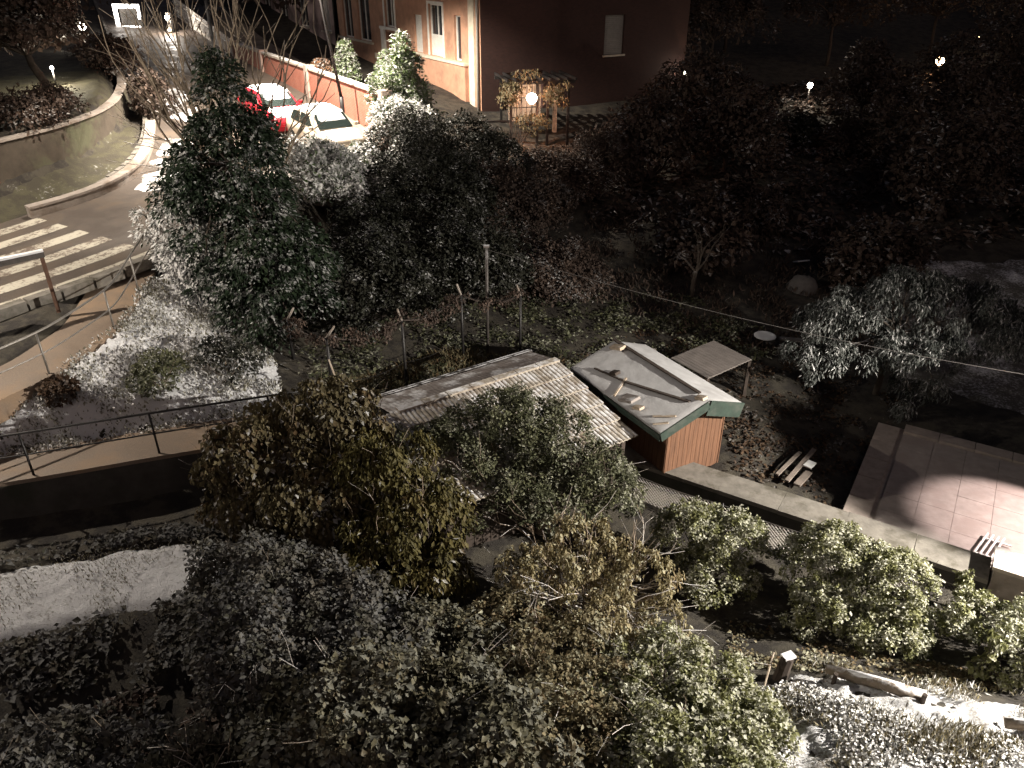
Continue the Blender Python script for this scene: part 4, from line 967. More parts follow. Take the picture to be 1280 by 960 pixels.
ca_, cb_ = Vector((-.69, 20, 4.08)), Vector((15.0, 10.2, 4.35)); MB().tube([ca_ + (cb_ - ca_) * f + Vector((0, 0, -.5 * math.sin(f * math.pi))) for f in np.linspace(0, 1, 40)], .007, 5).build('wire', 'sack', t)

# small things lying in the dark garden
t = thing('plank_pile', 'few weathered planks lying by the garden path', 'planks', (6.8, 14.9, .45))
for i, (a, b, w_) in enumerate([((6.3, 14.35, .5), (7.3, 15.5, .6), .1), ((6.15, 14.6, .5), (6.95, 15.45, .55), .08), ((6.5, 14.25, .46), (6.95, 14.75, .47), .16)]): MB().beam(a, b, w_, .05).build('plank', 'wood_grey', t)
MB().box((7.0, 14.9, .58), (.3, .2, .03), .8).build('board', 'white_metal', t)
t = thing('white_board', 'small white board standing alone in the dark garden', 'board', (10.5, 26.6, 1.2)); MB().box((10.5, 26.6, 1.36), (.5, .3, .04), .3, -.35).build('panel', 'white_metal', t); MB().box((10.5, 26.65, 1.2), (.08, .08, .3)).build('foot', 'wood_dark', t)
t = thing('garden_table', 'small round white table in the dark garden', 'table', (7.7, 21.2, .5)); MB().lathe((7.7, 21.2, .9), [(.3, 0), (.33, .02), (.33, .04), (.28, .055)], 16).build('top', 'white_metal', t); MB().tube([(7.7, 21.2, .4), (7.7, 21.2, .9)], .04, 8).build('leg', 'iron_dark', t)
t = thing('garden_bench', 'pale bench plank beside the round garden table', 'bench', (8.5, 21.2, .5)); MB().box((8.5, 21.1, .85), (.75, .2, .05), -.25).build('seat', 'sack', t)
for dx in (-.3, .3): MB().box((8.5 + dx, 21.1 - dx * .25, .65), (.06, .16, .38), -.25).build('leg', 'wood_dark', t)
t = thing('covered_heap', 'grey covered heap behind the drooping conifer', 'heap', (10.0, 24.8, .9)); MB().lathe((10.0, 24.8, .85), [(.55, 0), (.52, .25), (.38, .5), (.15, .62)], 11).build('cover', 'sack', t, True, jit=.03)

# timber edging on the snowy slope
lg = thing('timber_edging', 'snow-topped timber edging held by stakes on the bright slope', 'log', (5.5, 8, 1.2))
def gz(x, y): return h1(x, y)
A_, B_ = Vector((5.05, 8.35, 0)), Vector((6.05, 7.72, 0)); A_.z = gz(A_.x, A_.y) + .2; B_.z = gz(B_.x, B_.y) + .2
MB().tube([A_ + Vector((-.12, .06, .06)), A_ * .7 + B_ * .3 + Vector((.02, .04, .0)), A_ * .4 + B_ * .6 + Vector((-.03, -.02, .05)), B_ + Vector((.05, -.04, -.03))], [.07, .10, .09, .11], 9).build('log', 'bark_pale', lg, True, .008)
MB().tube([A_ * .9 + B_ * .1 + Vector((0, .02, .09)), A_ * .6 + B_ * .4 + Vector((0, .02, .085)), A_ * .2 + B_ * .8 + Vector((0, 0, .085))], [.03, .055, .04], 7).build('snow_cap', 'snow', lg, True, .01)
for p in (A_, B_): MB().tube([(p.x - .02, p.y - .1, p.z - .35), (p.x - .05, p.y - .13, p.z + .16)], [.04, .035], 7).build('stake', 'wood_dark', lg, jit=.008)
t = thing('timber_edging', 'second timber edging running out of the frame at lower right', 'log', (7.2, 6.9, 1.4))
C_, D_ = Vector((6.9, 7.12, gz(6.9, 7.12) + .16)), Vector((8.4, 6.5, gz(8.4, 6.5) + .18)); MB().tube([C_, (C_ + D_) / 2 + Vector((0, .05, .04)), D_], [.07, .1, .09], 9).build('log', 'bark_pale', t, True, .008); MB().tube([C_ + Vector((.1, 0, .07)), (C_ + D_) / 2 + Vector((0, .06, .12)), D_ + Vector((0, 0, .08))], [.03, .05, .05], 7).build('snow_cap', 'snow', t)
t = thing('stump', 'leaning snow-topped stump beside a pale stick on the slope', 'stump', (4.3, 8.65, 1)); g = gz(4.35, 8.6); MB().tube([(4.3, 8.55, g - .1), (4.42, 8.66, g + .38)], [.12, .10], 9).build('trunk', 'wood_dark', t); MB().box((4.43, 8.67, g + .4), (.2, .14, .04), .4).build('snow_cap', 'snow', t)
t = thing('garden_stick', 'thin pale stick leaning beside the snow-topped stump', 'stick', (4.1, 8.4, 1)); MB().tube([(4.0, 8.35, gz(4, 8.35)), (4.22, 8.75, gz(4.2, 8.7) + .45)], .015, 6).build('shaft', 'wood_pale', t)

# ------------------------------------------------------------------ trees and shrubs
def gb(x, y): return (x, y, h1(x, y))
# tall conifer beside the bend
plant('conifer_tree', 'tall dark ivy-clad conifer between the road bend and the garden', 'tree', gb(-7.3, 20.4),
      [(-7.25, 20.5, 8.2, .35, .35, .6), (-7.25, 20.5, 7.35, .7, .65, .8), (-7.3, 20.4, 6.9, .95, .85, .6), (-7.4, 20.4, 6.2, 1.3, 1.2, 1.0), (-7.5, 20.2, 4.8, 1.9, 1.7, 1.2), (-6.7, 19.8, 3.5, 2.0, 1.7, 1.1), (-6.2, 19.2, 2.7, 1.4, 1.2, .8), (-8.5, 21.2, 5.4, .8, .8, 1.0)],
      'leaf_conifer', 42000, .12, .075, 'spray', 300, .21, 3, 26, .12, 'bark', tall=4.5, shell=.22)
plant('yew_bush', 'snow-laden evergreen spilling over the handrail at the bend', 'bush', gb(-9.3, 21.6), [(-9.6, 21.3, 4.2, 1.0, .9, .8), (-9.0, 20.6, 3.5, 1.0, .9, .7), (-8.6, 20.2, 2.9, .9, .8, .5)],
      'leaf_conifer_snow', 9000, .12, .05, 'spray', 130, .13, 5, 12, .04)
# bare shrub
bs = thing('bare_shrub', 'leafless shrub of tall upright shoots beside the street', 'shrub', gb(-8.3, 23.2))
rr = random.Random(12); base = Vector(gb(-8.3, 23.2)); tips = []
for i in range(38):
    a = rr.uniform(-1, 1); tips.append((base.x + a * 3.0 + .25, base.y + rr.uniform(-1.0, .8), base.z + 7.6 * rr.uniform(.72, 1.08) * (1 - .22 * a * a)))
branches('shoots', bs, 'bark_pale', base, tips, .055, .013, .2, 12, 5, 4, 9)
branches('low_shoots', bs, 'bark_pale', base + Vector((0, 0, 1.6)), [(-11.6, 23.6, 6.2), (-11.9, 24.2, 5.4), (-11.2, 22.8, 7.1), (-10.9, 23.3, 7.7), (-11.4, 23.9, 5.0)], .04, .011, .3, 13, 5, 6, 8)
branches('side_shoots', bs, 'bark_pale', base + Vector((.6, .2, 1.6)), [(-6.2, 24.5, 7.4), (-5.6, 24.8, 6.7), (-5.9, 24.2, 8.3), (-6.8, 25, 8.8)], .035, .010, .3, 14, 5, 4, 8)

# bushes by the cars
for x, y, zc, r, sd, lb in [(-6.9, 26.7, .75, .95, 41, 'round bush heaped with snow just below the pale car'), (-5.2, 27.9, .75, .95, 42, 'snow-laden bush at the front corner of the pale car'), (-6.2, 25.2, 1.35, 1.2, 43, 'snowy bush drooping into the dark below the car bushes'),
                            (-4.2, 30.4, 1.6, 1.25, 44, 'snowy bush at the foot of the lit conical tree')]:
    g = gb(x, y); plant('snowy_bush', lb, 'bush', g, [(x, y, g[2] + zc, r, r, r * .85), (x + .5 * r, y - .5 * r, g[2] + zc * .6, r * .7, r * .7, r * .6)], 'leaf_lit_snow', 6000, .13, .09, 'shrub', 110, .14, sd, 9, .03, group='snowy bushes by the cars')
g = gb(-4.2, 32.0); plant('conical_tree', 'slender conical evergreen lit by the lamp in front of the house', 'tree', g, [(-4.2, 32.0, 7.7, .3, .3, .6), (-4.2, 32.0, 7.0, .7, .7, .7), (-4.4, 32.0, 6.2, 1.1, 1.0, .8), (-4.2, 32.0, 5.4, 1.35, 1.2, .8)], 'leaf_topiary', 8000, .15, .09, 'shrub', 150, .17, 46, 14, .06, tall=1.6)
for x, y, hh, r, sd, lb, mt in [(-8.2, 41.0, 2.2, .75, 51, 'clipped green cone bush left of the front door', 'leaf_topiary'), (-5.8, 38.6, 2.0, .8, 52, 'clipped green cone bush right of the front door', 'leaf_topiary'), (-9.6, 41.6, 1.35, .85, 53, 'round rust-coloured bush behind the brick wall', 'leaf_rust')]:
    g = (x, y, 5.0); n = 5
    plant('topiary_bush', lb, 'bush', g, [(x, y, 5.1 + hh * (i + .5) / n, r * math.sqrt(max(.05, 1 - ((i + .2) / n) ** 1.6)), r * math.sqrt(max(.05, 1 - ((i + .2) / n) ** 1.6)), hh / n * .9) for i in range(n)], mt, 3400, .12, .08, 'shrub', 0, .1, sd, 5, .03, shell=.1)
# street-side left: tree, hedge
g = gb(-17.9, 31.4); plant('broadleaf_tree', 'dark round tree on the terrace lawn at the upper left', 'tree', g, [(-19.6, 31.8, 8.9, 2.2, 1.8, 1.3), (-17.4, 31.4, 8.8, 1.6, 1.5, 1.1), (-21.2, 31.4, 8.6, 1.7, 1.6, 1.1), (-18.2, 31.8, 10.0, 2.0, 1.7, 1.0), (-20.4, 31.8, 10.2, 1.9, 1.6, 1.0)], 'leaf_night', 34000, .2, .14, 'shrub', 200, .34, 61, 18, .14, tall=1.9, shell=.45)
for k, (x, y, r) in enumerate([(-19.2, 24.6, .9), (-18.2, 26.7, .9), (-17.2, 28.2, .8), (-16.7, 29.6, .55)]):
    g = gb(x, y); plant('hedge_bush', ['dark clipped hedge bush at the left edge above the terrace wall', 'dark hedge bush second from the left above the terrace wall', 'dark hedge bush third from the left above the terrace wall', 'small dark hedge bush at the bend of the terrace wall'][k], 'bush', g, [(x, y, g[2] + .3, r * 1.2, r, .45)], 'leaf_night', 2600, .13, .09, 'shrub', 50, .18, 70 + k, 6, .03, group='hedge above the terrace wall')
for k, (x, y, r) in enumerate([(-18.6, 38.2, 1.1), (-20.5, 42, 1.2), (-15.4, 34.6, .6)]):
    g = gb(x, y); plant('hedge_bush', ['dark box-shaped bush beside the street beyond the terrace lawn', 'farther dark bush beside the street behind the box-shaped one', 'low leafy bush at the end of the parapet'][k], 'bush', g, [(x, y, g[2] + .8, r, r, .9)], 'leaf_night', 2400, .16, .11, 'shrub', 50, .2, 80 + k, 6, .03)

# evergreen thicket between road and garden
TH = [(-4.0, 23.0, 1.2, 1.4, 'leaf_evergreen', 'dark evergreen shrub just right of the ivy-clad conifer'), (-2.6, 25.6, 1.6, 1.8, 'leaf_evergreen', 'dark evergreen shrub in the middle of the thicket'), (-3.9, 20.8, 1.1, 1.5, 'leaf_evergreen', 'dark evergreen shrub behind the left end of the wire fence'),
      (-1.4, 22.4, 1.3, 1.5, 'leaf_evergreen', 'dark evergreen shrub standing left of the metal pole'), (.1, 26.6, 1.5, 1.6, 'leaf_night', 'dim brown shrub at the centre of the thicket'), (1.2, 23.6, 1.0, 1.2, 'leaf_night', 'dim shrub standing right of the metal pole'),
      (-1.6, 29.4, 1.5, 1.7, 'leaf_evergreen', 'dark shrub below the corner of the terracotta house'), (1.4, 30.2, .9, 1.2, 'leaf_night', 'dim shrub in front of the lit pergola'), (3.4, 31.5, 1.3, 1.4, 'leaf_night', 'dim shrub right of the lit pergola'), (-3.6, 28.2, 1.6, 1.5, 'leaf_evergreen', 'dark shrub right of the snow-heaped bushes')]
for k, (x, y, zc, r, mt, lb) in enumerate(TH):
    g = gb(x, y); plant('thicket_shrub', lb, 'shrub', g, [(x, y, g[2] + zc, r, r * .9, r * .85), (x - .5 * r, y - .4 * r, g[2] + zc * .55, r * .7, r * .7, r * .6), (x + .55 * r, y + .1, g[2] + zc * .7, r * .7, r * .7, r * .65)], mt, 16000, .105, .07, 'shrub', 110, .24, 100 + k, 12, .05, 'twig_dark', 'evergreen thicket below the houses')
# dark garden and wood on the right
WD = [(5.6, 33, 1.6, 1.7, 'round shrub left of the dark lawn below the far lantern'), (8.6, 38, 2.1, 2.0, 'dark tree below the far house corner'), (9.4, 34.4, 1.9, 1.8, 'dark tree left of the white globe lamp'), (18.0, 41.5, 1.8, 1.9, 'dark shrub right below the white globe lamp'), (19, 36, 2.6, 2.5, 'broad dark tree in the middle of the right garden'),
      (17, 30, 1.8, 2.0, 'dark shrub behind the drooping conifer'), (24, 40, 2.9, 2.8, 'broad dark tree below the orange lamp'), (29.5, 44.5, 3.0, 2.6, 'dark tree right below the orange lamp'), (24.5, 31, 2.1, 2.2, 'dark shrub at the right edge of the garden'), (12, 50, 3.6, 2.6, 'dark tree just behind the white globe lamp'),
      (20.5, 54, 4.0, 3.0, 'tall dark tree between the white and orange lamps'), (28.5, 57, 4.2, 3.0, 'tall dark tree behind the orange lamp'), (37.5, 58, 4.0, 3.2, 'tall dark tree at the upper right corner'), (14.5, 57, 4.6, 3.0, 'tall dark tree behind the far house corner'), (35, 48, 3.4, 2.8, 'dark tree at the right edge below the farthest lamp'),
      (6.6, 26.2, .9, 1.2, 'low dark shrub in the terraced garden behind the sheds'), (12.6, 25.4, .7, 1.1, 'low dark bush behind the small white board')]
for k, (x, y, zc, r, lb) in enumerate(WD):
    g = gb(x, y); plant('garden_tree' if r > 1.7 else 'garden_shrub', lb, 'tree' if r > 1.7 else 'shrub', g, [(x, y, g[2] + zc, r, r * .9, r * .8), (x - .6 * r, y - .3, g[2] + zc * .75, r * .7, r * .7, r * .55), (x + .6 * r, y, g[2] + zc * .8, r * .7, r * .7, r * .6), (x, y, g[2] + zc + r * .6, r * .6, r * .6, r * .5)], 'leaf_night', 5200, .2, .13, 'shrub', 130, .28, 200 + k, 14, .09, 'twig_dark', 'trees of the dark garden', tall=zc * .7 if r > 1.7 else 0)
# far wood on the rising hill
rng = np.random.default_rng(77); fb = []
for i in range(90):
    x, y = rng.uniform(-30, 70), rng.uniform(63, 84); z = h1(min(x, 60), y); s = rng.uniform(2, 3.6); fb.append((x, y, z + s, s, s, s * 1.2))
fw = leaves('far_wood', None, 'leaf_night', fb, 26000, .5, .34, 'shrub', 1500, .6, 78); tag(fw, 'far dark wood covering the rising hill behind the gardens', 'wood', kind='stuff')
# little bare tree in the dark garden
bt = thing('bare_tree', 'small leafless tree beside the terrace behind the sheds', 'tree', gb(6.0, 24.0)); g = Vector(gb(6.0, 24.0))
MB().tube([g - Vector((0, 0, .2)), g + Vector((.05, 0, 1.0))], [.09, .07], 8).build('trunk', 'bark', bt, True)
branches('branches', bt, 'bark', g + Vector((.05, 0, .95)), [(5.3, 24, g.z + 1.6), (6.0, 24, g.z + 2.3), (7.4, 24.3, g.z + 3.0), (6.9, 24.2, g.z + 2.4), (5.7, 23.8, g.z + 2.6)], .04, .01, .3, 5, 5, 2, 6)
# drooping snow-dusted conifer
plant('drooping_conifer', 'drooping conifer dusted with snow in the right garden', 'tree', gb(10.0, 18.4),
      [(8.8, 18.5, 2.6, 1.3, 1.2, .7), (8.1, 17.8, 1.8, 1.1, .9, .6), (11.5, 18.3, 2.9, 1.4, 1.2, .7), (12.4, 17.9, 2.3, 1.1, .9, .6), (10.3, 17.4, 2.0, 1.2, 1.0, .7), (10.2, 16.8, 1.2, .9, .7, .5), (10.1, 18.6, 3.3, 1.0, .9, .6)],
      'needle_blue', 26000, .12, .036, 'hang', 170, .15, 300, 20, .07, tall=2.2, shell=.3)
# frosted shrubs along the wire fence
plant('frosted_shrub', 'round frosted shrub by the wire fence nearest the sheds', 'shrub', gb(3.9, 11.6), [(3.5, 12.0, .95, .7, .55, .6), (4.35, 11.7, .9, .7, .55, .6), (3.9, 11.3, .45, .8, .6, .45)], 'leaf_frost', 17000, .055, .042, 'shrub', 170, .085, 310, 16, .02, 'bark', 'frosted shrubs along the fence', shell=.2)
plant('frosted_shrub', 'largest frosted shrub in the middle of the wire fence', 'shrub', gb(6.3, 10.6), [(6.0, 10.95, 1.05, .9, .7, .75), (6.85, 10.4, 1.0, .8, .7, .75), (5.7, 10.3, .6, .75, .6, .55), (6.6, 9.7, .6, .7, .6, .5)], 'leaf_frost', 30000, .055, .042, 'shrub', 260, .085, 311, 18, .02, 'bark', 'frosted shrubs along the fence', shell=.2)
plant('frosted_shrub', 'loose frosted shrub by the fence at the right edge', 'shrub', gb(8.3, 9.2), [(7.9, 9.7, .95, .6, .5, .45), (8.7, 9.2, 1.1, .7, .6, .55), (8.3, 8.6, 1.2, .8, .6, .5), (9.4, 8.7, 1.2, .7, .6, .5)], 'leaf_frost', 15000, .06, .045, 'shrub', 150, .085, 312, 14, .02, 'bark', 'frosted shrubs along the fence')
plant('creeper', 'leafy sprig climbing the wire fence near the pillar', 'creeper', gb(8.3, 10.6), [(8.45, 10.75, .75, .12, .1, .35)], 'leaf_frost', 260, .08, .06, 'hang', 12, .06, 313, 5, .012)
plant('sapling', 'thin drooping sapling standing below the frosted fence shrubs', 'sapling', gb(7.55, 8.55), [(7.55, 8.55, 1.5, .12, .12, .3), (7.5, 8.5, 1.2, .1, .1, .25)], 'leaf_frost', 240, .11, .07, 'hang', 14, .05, 314, 5, .015)
# foreground shrubs
FG = [('leafy_shrub', 'olive-brown leafy shrub hiding the end of the lower walk', (-4.6, 12.3), [(-4.9, 12.6, 2.2, 1.2, .9, .9), (-3.6, 13.1, 2.75, 1.2, .9, .85), (-5.3, 12.0, 1.4, .8, .7, .7), (-3.9, 11.9, 1.9, 1.1, .8, .8)], 'leaf_brown2', 21000, .115, .075, 'hang', 190, .17),
      ('yellow_shrub', 'yellow-leaved shrub hanging over the dark ivy', (-2.2, 11.4), [(-2.4, 12.0, 2.3, 1.0, .8, .8), (-1.7, 11.4, 1.8, .9, .7, .8), (-2.4, 10.7, 1.5, .9, .7, .7), (-1.5, 10.5, 1.0, .7, .6, .6)], 'leaf_yellow', 16000, .125, .055, 'hang', 150, .15),
      ('olive_shrub', 'grey-green twiggy shrub in front of the tiled roof', (.5, 12.9), [(-1.8, 13.2, 1.9, .9, .7, .7), (-.9, 13.3, 2.2, 1.1, .8, .8), (-.1, 13.4, 2.55, 1.1, .8, .8), (.8, 13.2, 2.3, 1.0, .8, .75), (1.5, 12.8, 1.65, 1.0, .8, .8), (2.0, 12.7, 1.3, .7, .6, .7), (.2, 12.4, 1.3, 1.3, .7, .8), (-1.1, 12.5, 1.2, .9, .7, .7)], 'leaf_olive', 40000, .065, .042, 'shrub', 330, .12),
      ('wilted_shrub', 'wilted pale-leaved shrub with arching twigs right of centre', (1.3, 10.2), [(1.2, 10.7, 1.5, .9, .8, .7), (2.1, 10.4, 1.3, .8, .7, .7), (.4, 10.3, 1.3, .8, .7, .7), (1.5, 9.5, 1.0, 1.0, .7, .55), (2.5, 9.8, .8, .7, .6, .5)], 'leaf_wilt', 12000, .08, .04, 'hang', 330, .07),
      ('ivy_mound', 'broad mound of dull ivy beside the snowy lawn strip', (-4.0, 9.2), [(-4.5, 9.9, 1.3, 1.1, 1.0, .85), (-3.6, 9.0, 1.5, 1.3, 1.1, .95), (-2.6, 8.7, 1.4, 1.1, 1.0, .8), (-3.6, 7.7, 1.6, 1.1, 1.0, .8)], 'leaf_ivy', 42000, .085, .07, 'ivy', 210, .18),
      ('ivy_mound', 'dark ivy mound at the bottom centre of the picture', (-1.8, 6.9), [(-2.4, 6.9, 1.9, 1.2, 1.0, .8), (-1.2, 6.8, 1.9, 1.1, 1.0, .8), (-.4, 6.0, 2.2, 1.1, .9, .7), (-1.9, 5.9, 2.2, 1.2, .9, .7), (-1.2, 8.4, 1.2, 1.1, .9, .6)], 'leaf_ivy2', 42000, .085, .07, 'ivy', 210, .18),
      ('bramble', 'tangled brown bramble between the ivy and the bright shrubs', (.4, 8.3), [(-.2, 9.2, 1.0, 1.0, .8, .6), (.6, 8.4, 1.2, 1.1, .9, .65), (1.0, 7.4, 1.5, 1.0, .9, .6), (.6, 6.4, 1.9, 1.0, .8, .6)], 'leaf_bramble', 24000, .075, .05, 'ivy', 260, .12),
      ('frosted_ivy', 'brightly lit frosted ivy at the bottom right of centre', (2.4, 7.7), [(2.2, 8.5, 1.0, 1.0, .8, .55), (2.9, 7.9, 1.25, .9, .8, .5), (2.0, 7.2, 1.6, 1.0, .9, .55), (3.0, 6.9, 1.6, .9, .9, .45), (2.1, 6.1, 2.0, 1.1, .9, .5)], 'leaf_frost', 44000, .062, .05, 'ivy', 330, .11),
      ('hedge_bush', 'dim shrub at the bottom left corner', (-5.9, 6.3), [(-6.3, 6.5, 1.3, 1.1, .8, .75), (-5.3, 6.6, 1.4, .9, .7, .7), (-5.8, 5.6, 1.6, 1.3, .8, .7)], 'leaf_ivy', 8000, .1, .065, 'shrub', 170, .13),
      ('hedge_bush', 'small dim upright shrub right of the bottom left corner', (-3.9, 6.0), [(-3.9, 6.3, 1.5, .6, .5, .65), (-4.1, 5.8, 1.6, .7, .5, .6)], 'leaf_ivy', 3200, .12, .06, 'up', 70, .1)]
leafmat('leaf_ivy2', [(.05, .048, .03), (.09, .083, .052), (.13, .118, .078), (.115, .085, .05)], (.25, .8, .49), .2, 1.2, frost=.17, warm=.85)
leafmat('leaf_brown2', [(.045, .038, .024), (.08, .066, .036), (.115, .095, .052), (.10, .062, .032)], (.45, .95, .50), .25, 1.3)
leafmat('leaf_bramble', [(.075, .062, .036), (.135, .112, .065), (.20, .17, .10), (.15, .09, .05)], (.45, .95, .54), .25, 1.6, frost=.4, warm=.75)
for k, (nm, lb, b, bl, mt, n, L, W, sty, cl, sp) in enumerate(FG):
    tw = 'twig_pale' if nm in ('wilted_shrub', 'bramble', 'olive_shrub') else 'twig_dark'
    plant(nm, lb, 'shrub' if 'ivy' not in nm else 'ivy', gb(*b), bl, mt, n, L, W, sty, cl, sp, 400 + k, 34 if tw == 'twig_pale' else 16, .022 if tw == 'twig_pale' else .035, tw, shell=.34, fork=4)
    rq = np.random.default_rng(900 + k); Pq, Dq, _ = blob_pts(rq, bl, 16, .05, .1); Pq = Pq + Dq * rq.uniform(.1, .38, (16, 1)) + np.array([0, 0, .12])
    branches('shoots', bpy.data.objects[[o.name for o in bpy.data.objects if o.get('label') == lb][0]], 'twig_pale' if k % 2 else 'bark_pale', Vector(gb(*b)) + Vector((0, 0, .3)), [tuple(p) for p in Pq], .012, .0045, .45, 950 + k, 4, 4, 8)
ws = bpy.data.objects['wilted_shrub']
branches('arching_twigs', ws, 'twig_pale', Vector((1.5, 10.0, .8)), [(3.5, 10.3, 1.15), (3.3, 9.4, 1.0), (2.9, 10.8, 1.5), (2.4, 11.2, 2.0), (.2, 10.8, 2.0), (-.4, 10.4, 1.5), (1.0, 11.2, 2.2), (1.7, 11.3, 2.1), (2.8, 9.9, 1.5), (.6, 9.4, 1.7), (2.0, 9.2, 1.5), (1.3, 10.6, 2.3), (-.1, 9.8, 1.6), (3.0, 8.9, 1.2)], .015, .0055, .5, 21, 5, 6, 9)

# low cover that nobody could count
def scatter(name, poly, n, mat, L, W, style, lift, seed, label, cat, jz=.05):
    rng = np.random.default_rng(seed); px = [p[0] for p in poly]; py = [p[1] for p in poly]
    x = rng.uniform(min(px), max(px), n * 4); y = rng.uniform(min(py), max(py), n * 4)
    dn = np.array([mnoise.noise((a * 1.1, b * 1.1, seed)) for a, b in zip(x, y)])
    k = in_poly(x, y, poly) & (rng.random(n * 4) < .42 + 1.3 * dn); x = x[k][:n]; y = y[k][:n]; n = len(x)
    P = np.stack([x, y, h(x, y) + nz(x, y) + lift + rng.random(n) * jz], 1); J = rng.normal(size=(n, 3))
    if style == 'up': D = J * .45 + [0, 0, .9]; U = J[:, ::-1] + [0, 0, .3]
    else: D = J * [1, 1, .25]; U = J[:, ::-1] * .45 + [0, 0, 1.]
    s = rng.uniform(.5, 1.4, n)
    V, F = leaf_geo(P, D, U, L * s, W * s, rng.uniform(.05, .4, n)[:, None], rng.uniform(0, .4, n)[:, None])
    o = put_mesh(name, V, F, np.repeat(rng.random(n), 4), mat, None); tag(o, label, cat, kind='stuff'); return o
BANK = [(-12.2, 12.9), (-11, 14.2), (-10.2, 15.4), (-9.7, 17.2), (-10.1, 20.0), (-7.4, 19), (-6, 17.4), (-5.3, 15.6), (-7.8, 14.65), (-10.1, 13.65), (-12.5, 12.7)]
scatter('ground_cover', BANK, 13000, 'leaf_cover_snow', .075, .05, 'up', .08, 501, 'snow-covered leafy ground cover on the bank between the two walks', 'ground cover', .10)
scatter('ground_cover', [(-10.2, 11.5), (-8, 12.3), (-6, 12.7), (-6, 12.25), (-8.2, 11.9), (-10, 11.2), (-12, 10.3), (-12, 10.7)], 2600, 'leaf_ivy', .11, .08, 'flat', .08, 502, 'low leafy border along the far edge of the snowy lawn strip', 'ground cover', .2)
scatter('ground_cover', [(-12, 7.8), (-9.3, 9.5), (-7.4, 10.4), (-5.5, 10.9), (-5.2, 9.8), (-7, 9.2), (-9, 8.5), (-11.5, 6.8)], 5200, 'leaf_ivy', .12, .09, 'flat', .06, 503, 'straggling ivy along the near edge of the snowy lawn strip', 'ground cover', .22)
scatter('grass', [(3.0, 8.0), (4.4, 8.2), (5.4, 7.55), (6.6, 6.9), (9, 5.5), (9, 4.4), (5, 4.4), (3, 6)], 16000, 'grass_frost', .13, .008, 'up', .06, 504, 'frosted grass and dead stems on the bright slope', 'grass')
scatter('grass', [(4.4, 8.9), (5.4, 9.0), (7.0, 8.2), (9, 7.6), (9, 7.2), (7.2, 7.4), (5.6, 8.3)], 5000, 'grass_frost', .11, .007, 'up', .05, 511, 'thin frosted grass along the top of the bright snow band', 'grass')
scatter('ground_cover', [(3.0, 8.0), (4.4, 8.3), (5.2, 7.6), (6.4, 6.8), (9, 5.3), (9, 4.4), (5, 4.4), (3, 6)], 18000, 'leaf_cover_snow', .05, .036, 'flat', .08, 505, 'frosted leaf litter and creepers on the bright slope', 'ground cover', .12)
scatter('grass', [(-12, 8), (-9.9, 11.35), (-8.2, 11.95), (-6.3, 12.25), (-5.4, 11.4), (-5.6, 10.5), (-7.5, 10.1), (-9.2, 9.3)], 4000, 'grass_frost', .07, .012, 'up', .07, 506, 'short frosted grass poking through the snowy lawn strip', 'grass')
scatter('grass', [(5, 22), (9, 20), (14, 21), (16, 28), (10, 32), (3, 30), (2, 24)], 7000, 'leaf_night', .2, .05, 'up', .02, 507, 'dim rough grass of the terraced garden', 'grass')
for x, y, sd, lb, mt, r in [(-10.0, 14.75, 601, 'small brown bush at the foot of the upper handrail', 'leaf_brown', .3), (-8.1, 15.6, 602, 'low green bush on the snowy bank above the lower walk', 'leaf_olive', .5), (-6.9, 16.4, 603, 'dark low bush at the right end of the snowy bank', 'leaf_evergreen', .7)]:
    g = gb(x, y); plant('low_bush', lb, 'bush', g, [(x, y, g[2] + r * .6, r * 1.2, r, r * .7)], mt, 1400, .1, .06, 'shrub', 36, .1, sd, 10, .015, 'twig_pale')

scatter('leaf_litter', [(3.5, 15.5), (7.2, 12.9), (8.2, 14.4), (10.5, 18), (9, 22), (4, 22), (0, 19), (2.5, 18)], 6000, 'leaf_brown', .1, .07, 'flat', .02, 508, 'dead leaves strewn over the dark garden earth', 'dead leaves', .03)
scatter('leaf_litter', [(3.6, 9.0), (4.2, 10.6), (5.5, 9.6), (8, 8.6), (7.5, 8.1), (5, 8.7)], 2500, 'leaf_bramble', .07, .05, 'flat', .03, 509, 'dead leaves on the dark path below the frosted shrubs', 'dead leaves', .03)
scatter('grass', [(-5, 16.5), (-2, 19.8), (1.5, 19.8), (1.2, 18.4), (-3.5, 15.8)], 6000, 'leaf_bramble', .2, .02, 'up', .02, 510, 'rough dead grass along the wire fence behind the sheds', 'grass')
# unseen trees added on the right to keep the street light off the patio
for k, (x, y) in enumerate([(14.2, 9.7), (14.2, 11.0), (14.3, 12.4), (14.6, 13.9)]):
    g = gb(x, y); plant('added_shade_tree', ['added unseen tree nearest the street lamp, shading the patio', 'second added unseen tree shading the patio', 'third added unseen tree shading the patio', 'farthest added unseen tree shading the patio'][k], 'hedge', g, [(x, y, g[2] + 1.0, .6, .8, 1.0), (x, y, g[2] + 2.3, .6, .8, 1.0), (x, y, g[2] + 3.6, .6, .8, 1.0), (x, y, g[2] + 4.6, .5, .75, .8)], 'leaf_evergreen', 15000, .16, .12, 'shrub', 0, .15, 700 + k, 8, .06, 'bark', 'added shade trees beside the patio', tall=1.0, shell=.5)

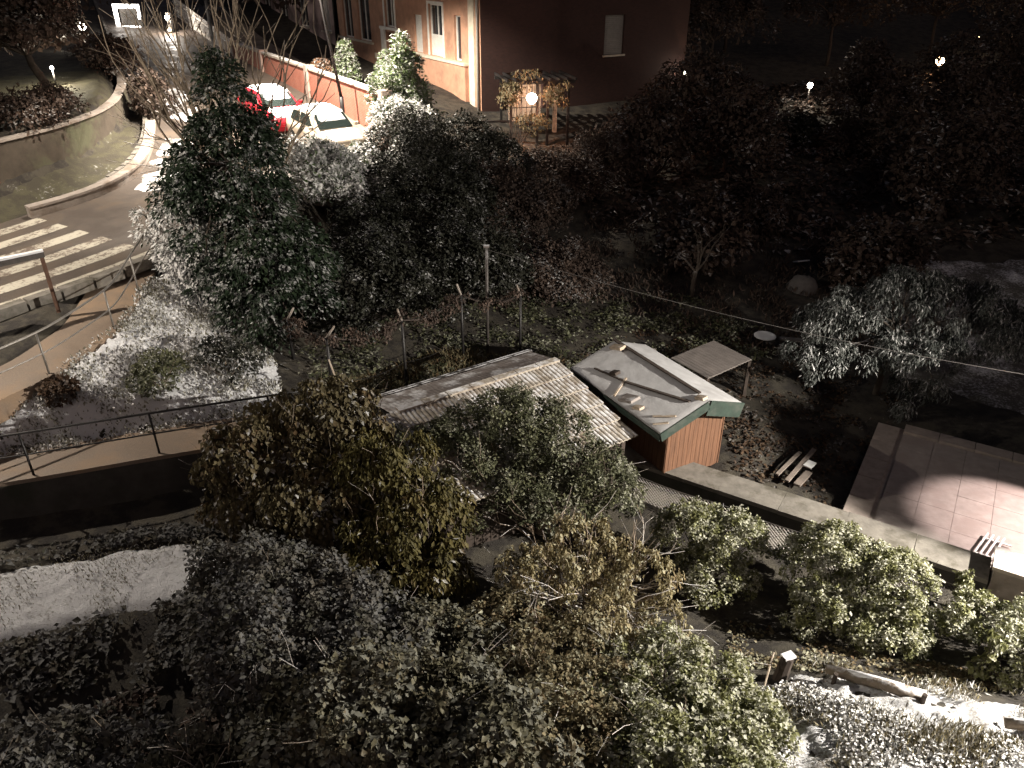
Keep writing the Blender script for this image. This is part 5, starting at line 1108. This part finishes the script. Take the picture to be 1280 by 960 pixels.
scatter('ground_cover', [(-6, 17.5), (-4, 22), (2, 24), (6, 24), (9, 21), (3.5, 18.8), (1, 18.6), (-3, 16.6)], 9000, 'leaf_olive', .11, .07, 'flat', .03, 512, 'low leafy growth on the dark bank behind the sheds', 'ground cover', .16)

scatter('ground_cover', [(3, 29), (10, 27), (26, 29), (34, 46), (24, 52), (8, 46), (4, 38)], 16000, 'leaf_night', .3, .17, 'flat', .03, 513, 'rough dark undergrowth of the upper garden', 'undergrowth', .35)
for k, (x, y, r, lb) in enumerate([(11.6, 40.8, .9, 'low snow-dusted bush left below the white globe lamp'), (13.6, 38.2, .8, 'low snow-dusted bush nearest below the white globe lamp'), (15.4, 36.6, 1.0, 'low dark bush in the open garden right of the dark trees'), (9.0, 29.6, 1.0, 'low dark bush on the terrace above the bare tree'), (16.6, 33.4, .9, 'low dark bush in the middle of the open garden'), (21.5, 29.0, 1.1, 'low dark bush above the snowy lawn at the right')]):
    g = gb(x, y); plant('low_bush', lb, 'bush', g, [(x, y, g[2] + r * .5, r * 1.3, r, r * .7), (x + r, y + .2, g[2] + r * .35, r * .8, r * .7, r * .5)], 'leaf_evergreen' if k < 2 else 'leaf_night', 3000, .16, .1, 'shrub', 40, .22, 720 + k, 6, .03, 'twig_dark')

scatter('ground_cover', [(-9, 7.2), (-6.5, 9.2), (-4.4, 9.0), (-4.2, 7.2), (-7, 6.4)], 3500, 'leaf_night', .12, .08, 'flat', .03, 514, 'dark leaves added to shade the hollow beside the ivy mound', 'ground cover', .2)  # dark leaf layer paints the shade of the hollow

plant('climber', 'tangled climber added over the pergola to catch orange light for the lamp glare', 'climber', gb(.2, 36.4), [(-.1, 36.6, 5.3, .5, .35, .8), (1.9, 36.7, 5.4, .55, .35, .7), (.9, 36.5, 4.3, .9, .35, .5), (.6, 36.7, 6.2, 1.0, .3, .15)], 'leaf_bramble', 1700, .12, .08, 'hang', 60, .16, 730, 12, .02, 'twig_dark')  # foliage added around the lamp so its lit leaves stand for glare
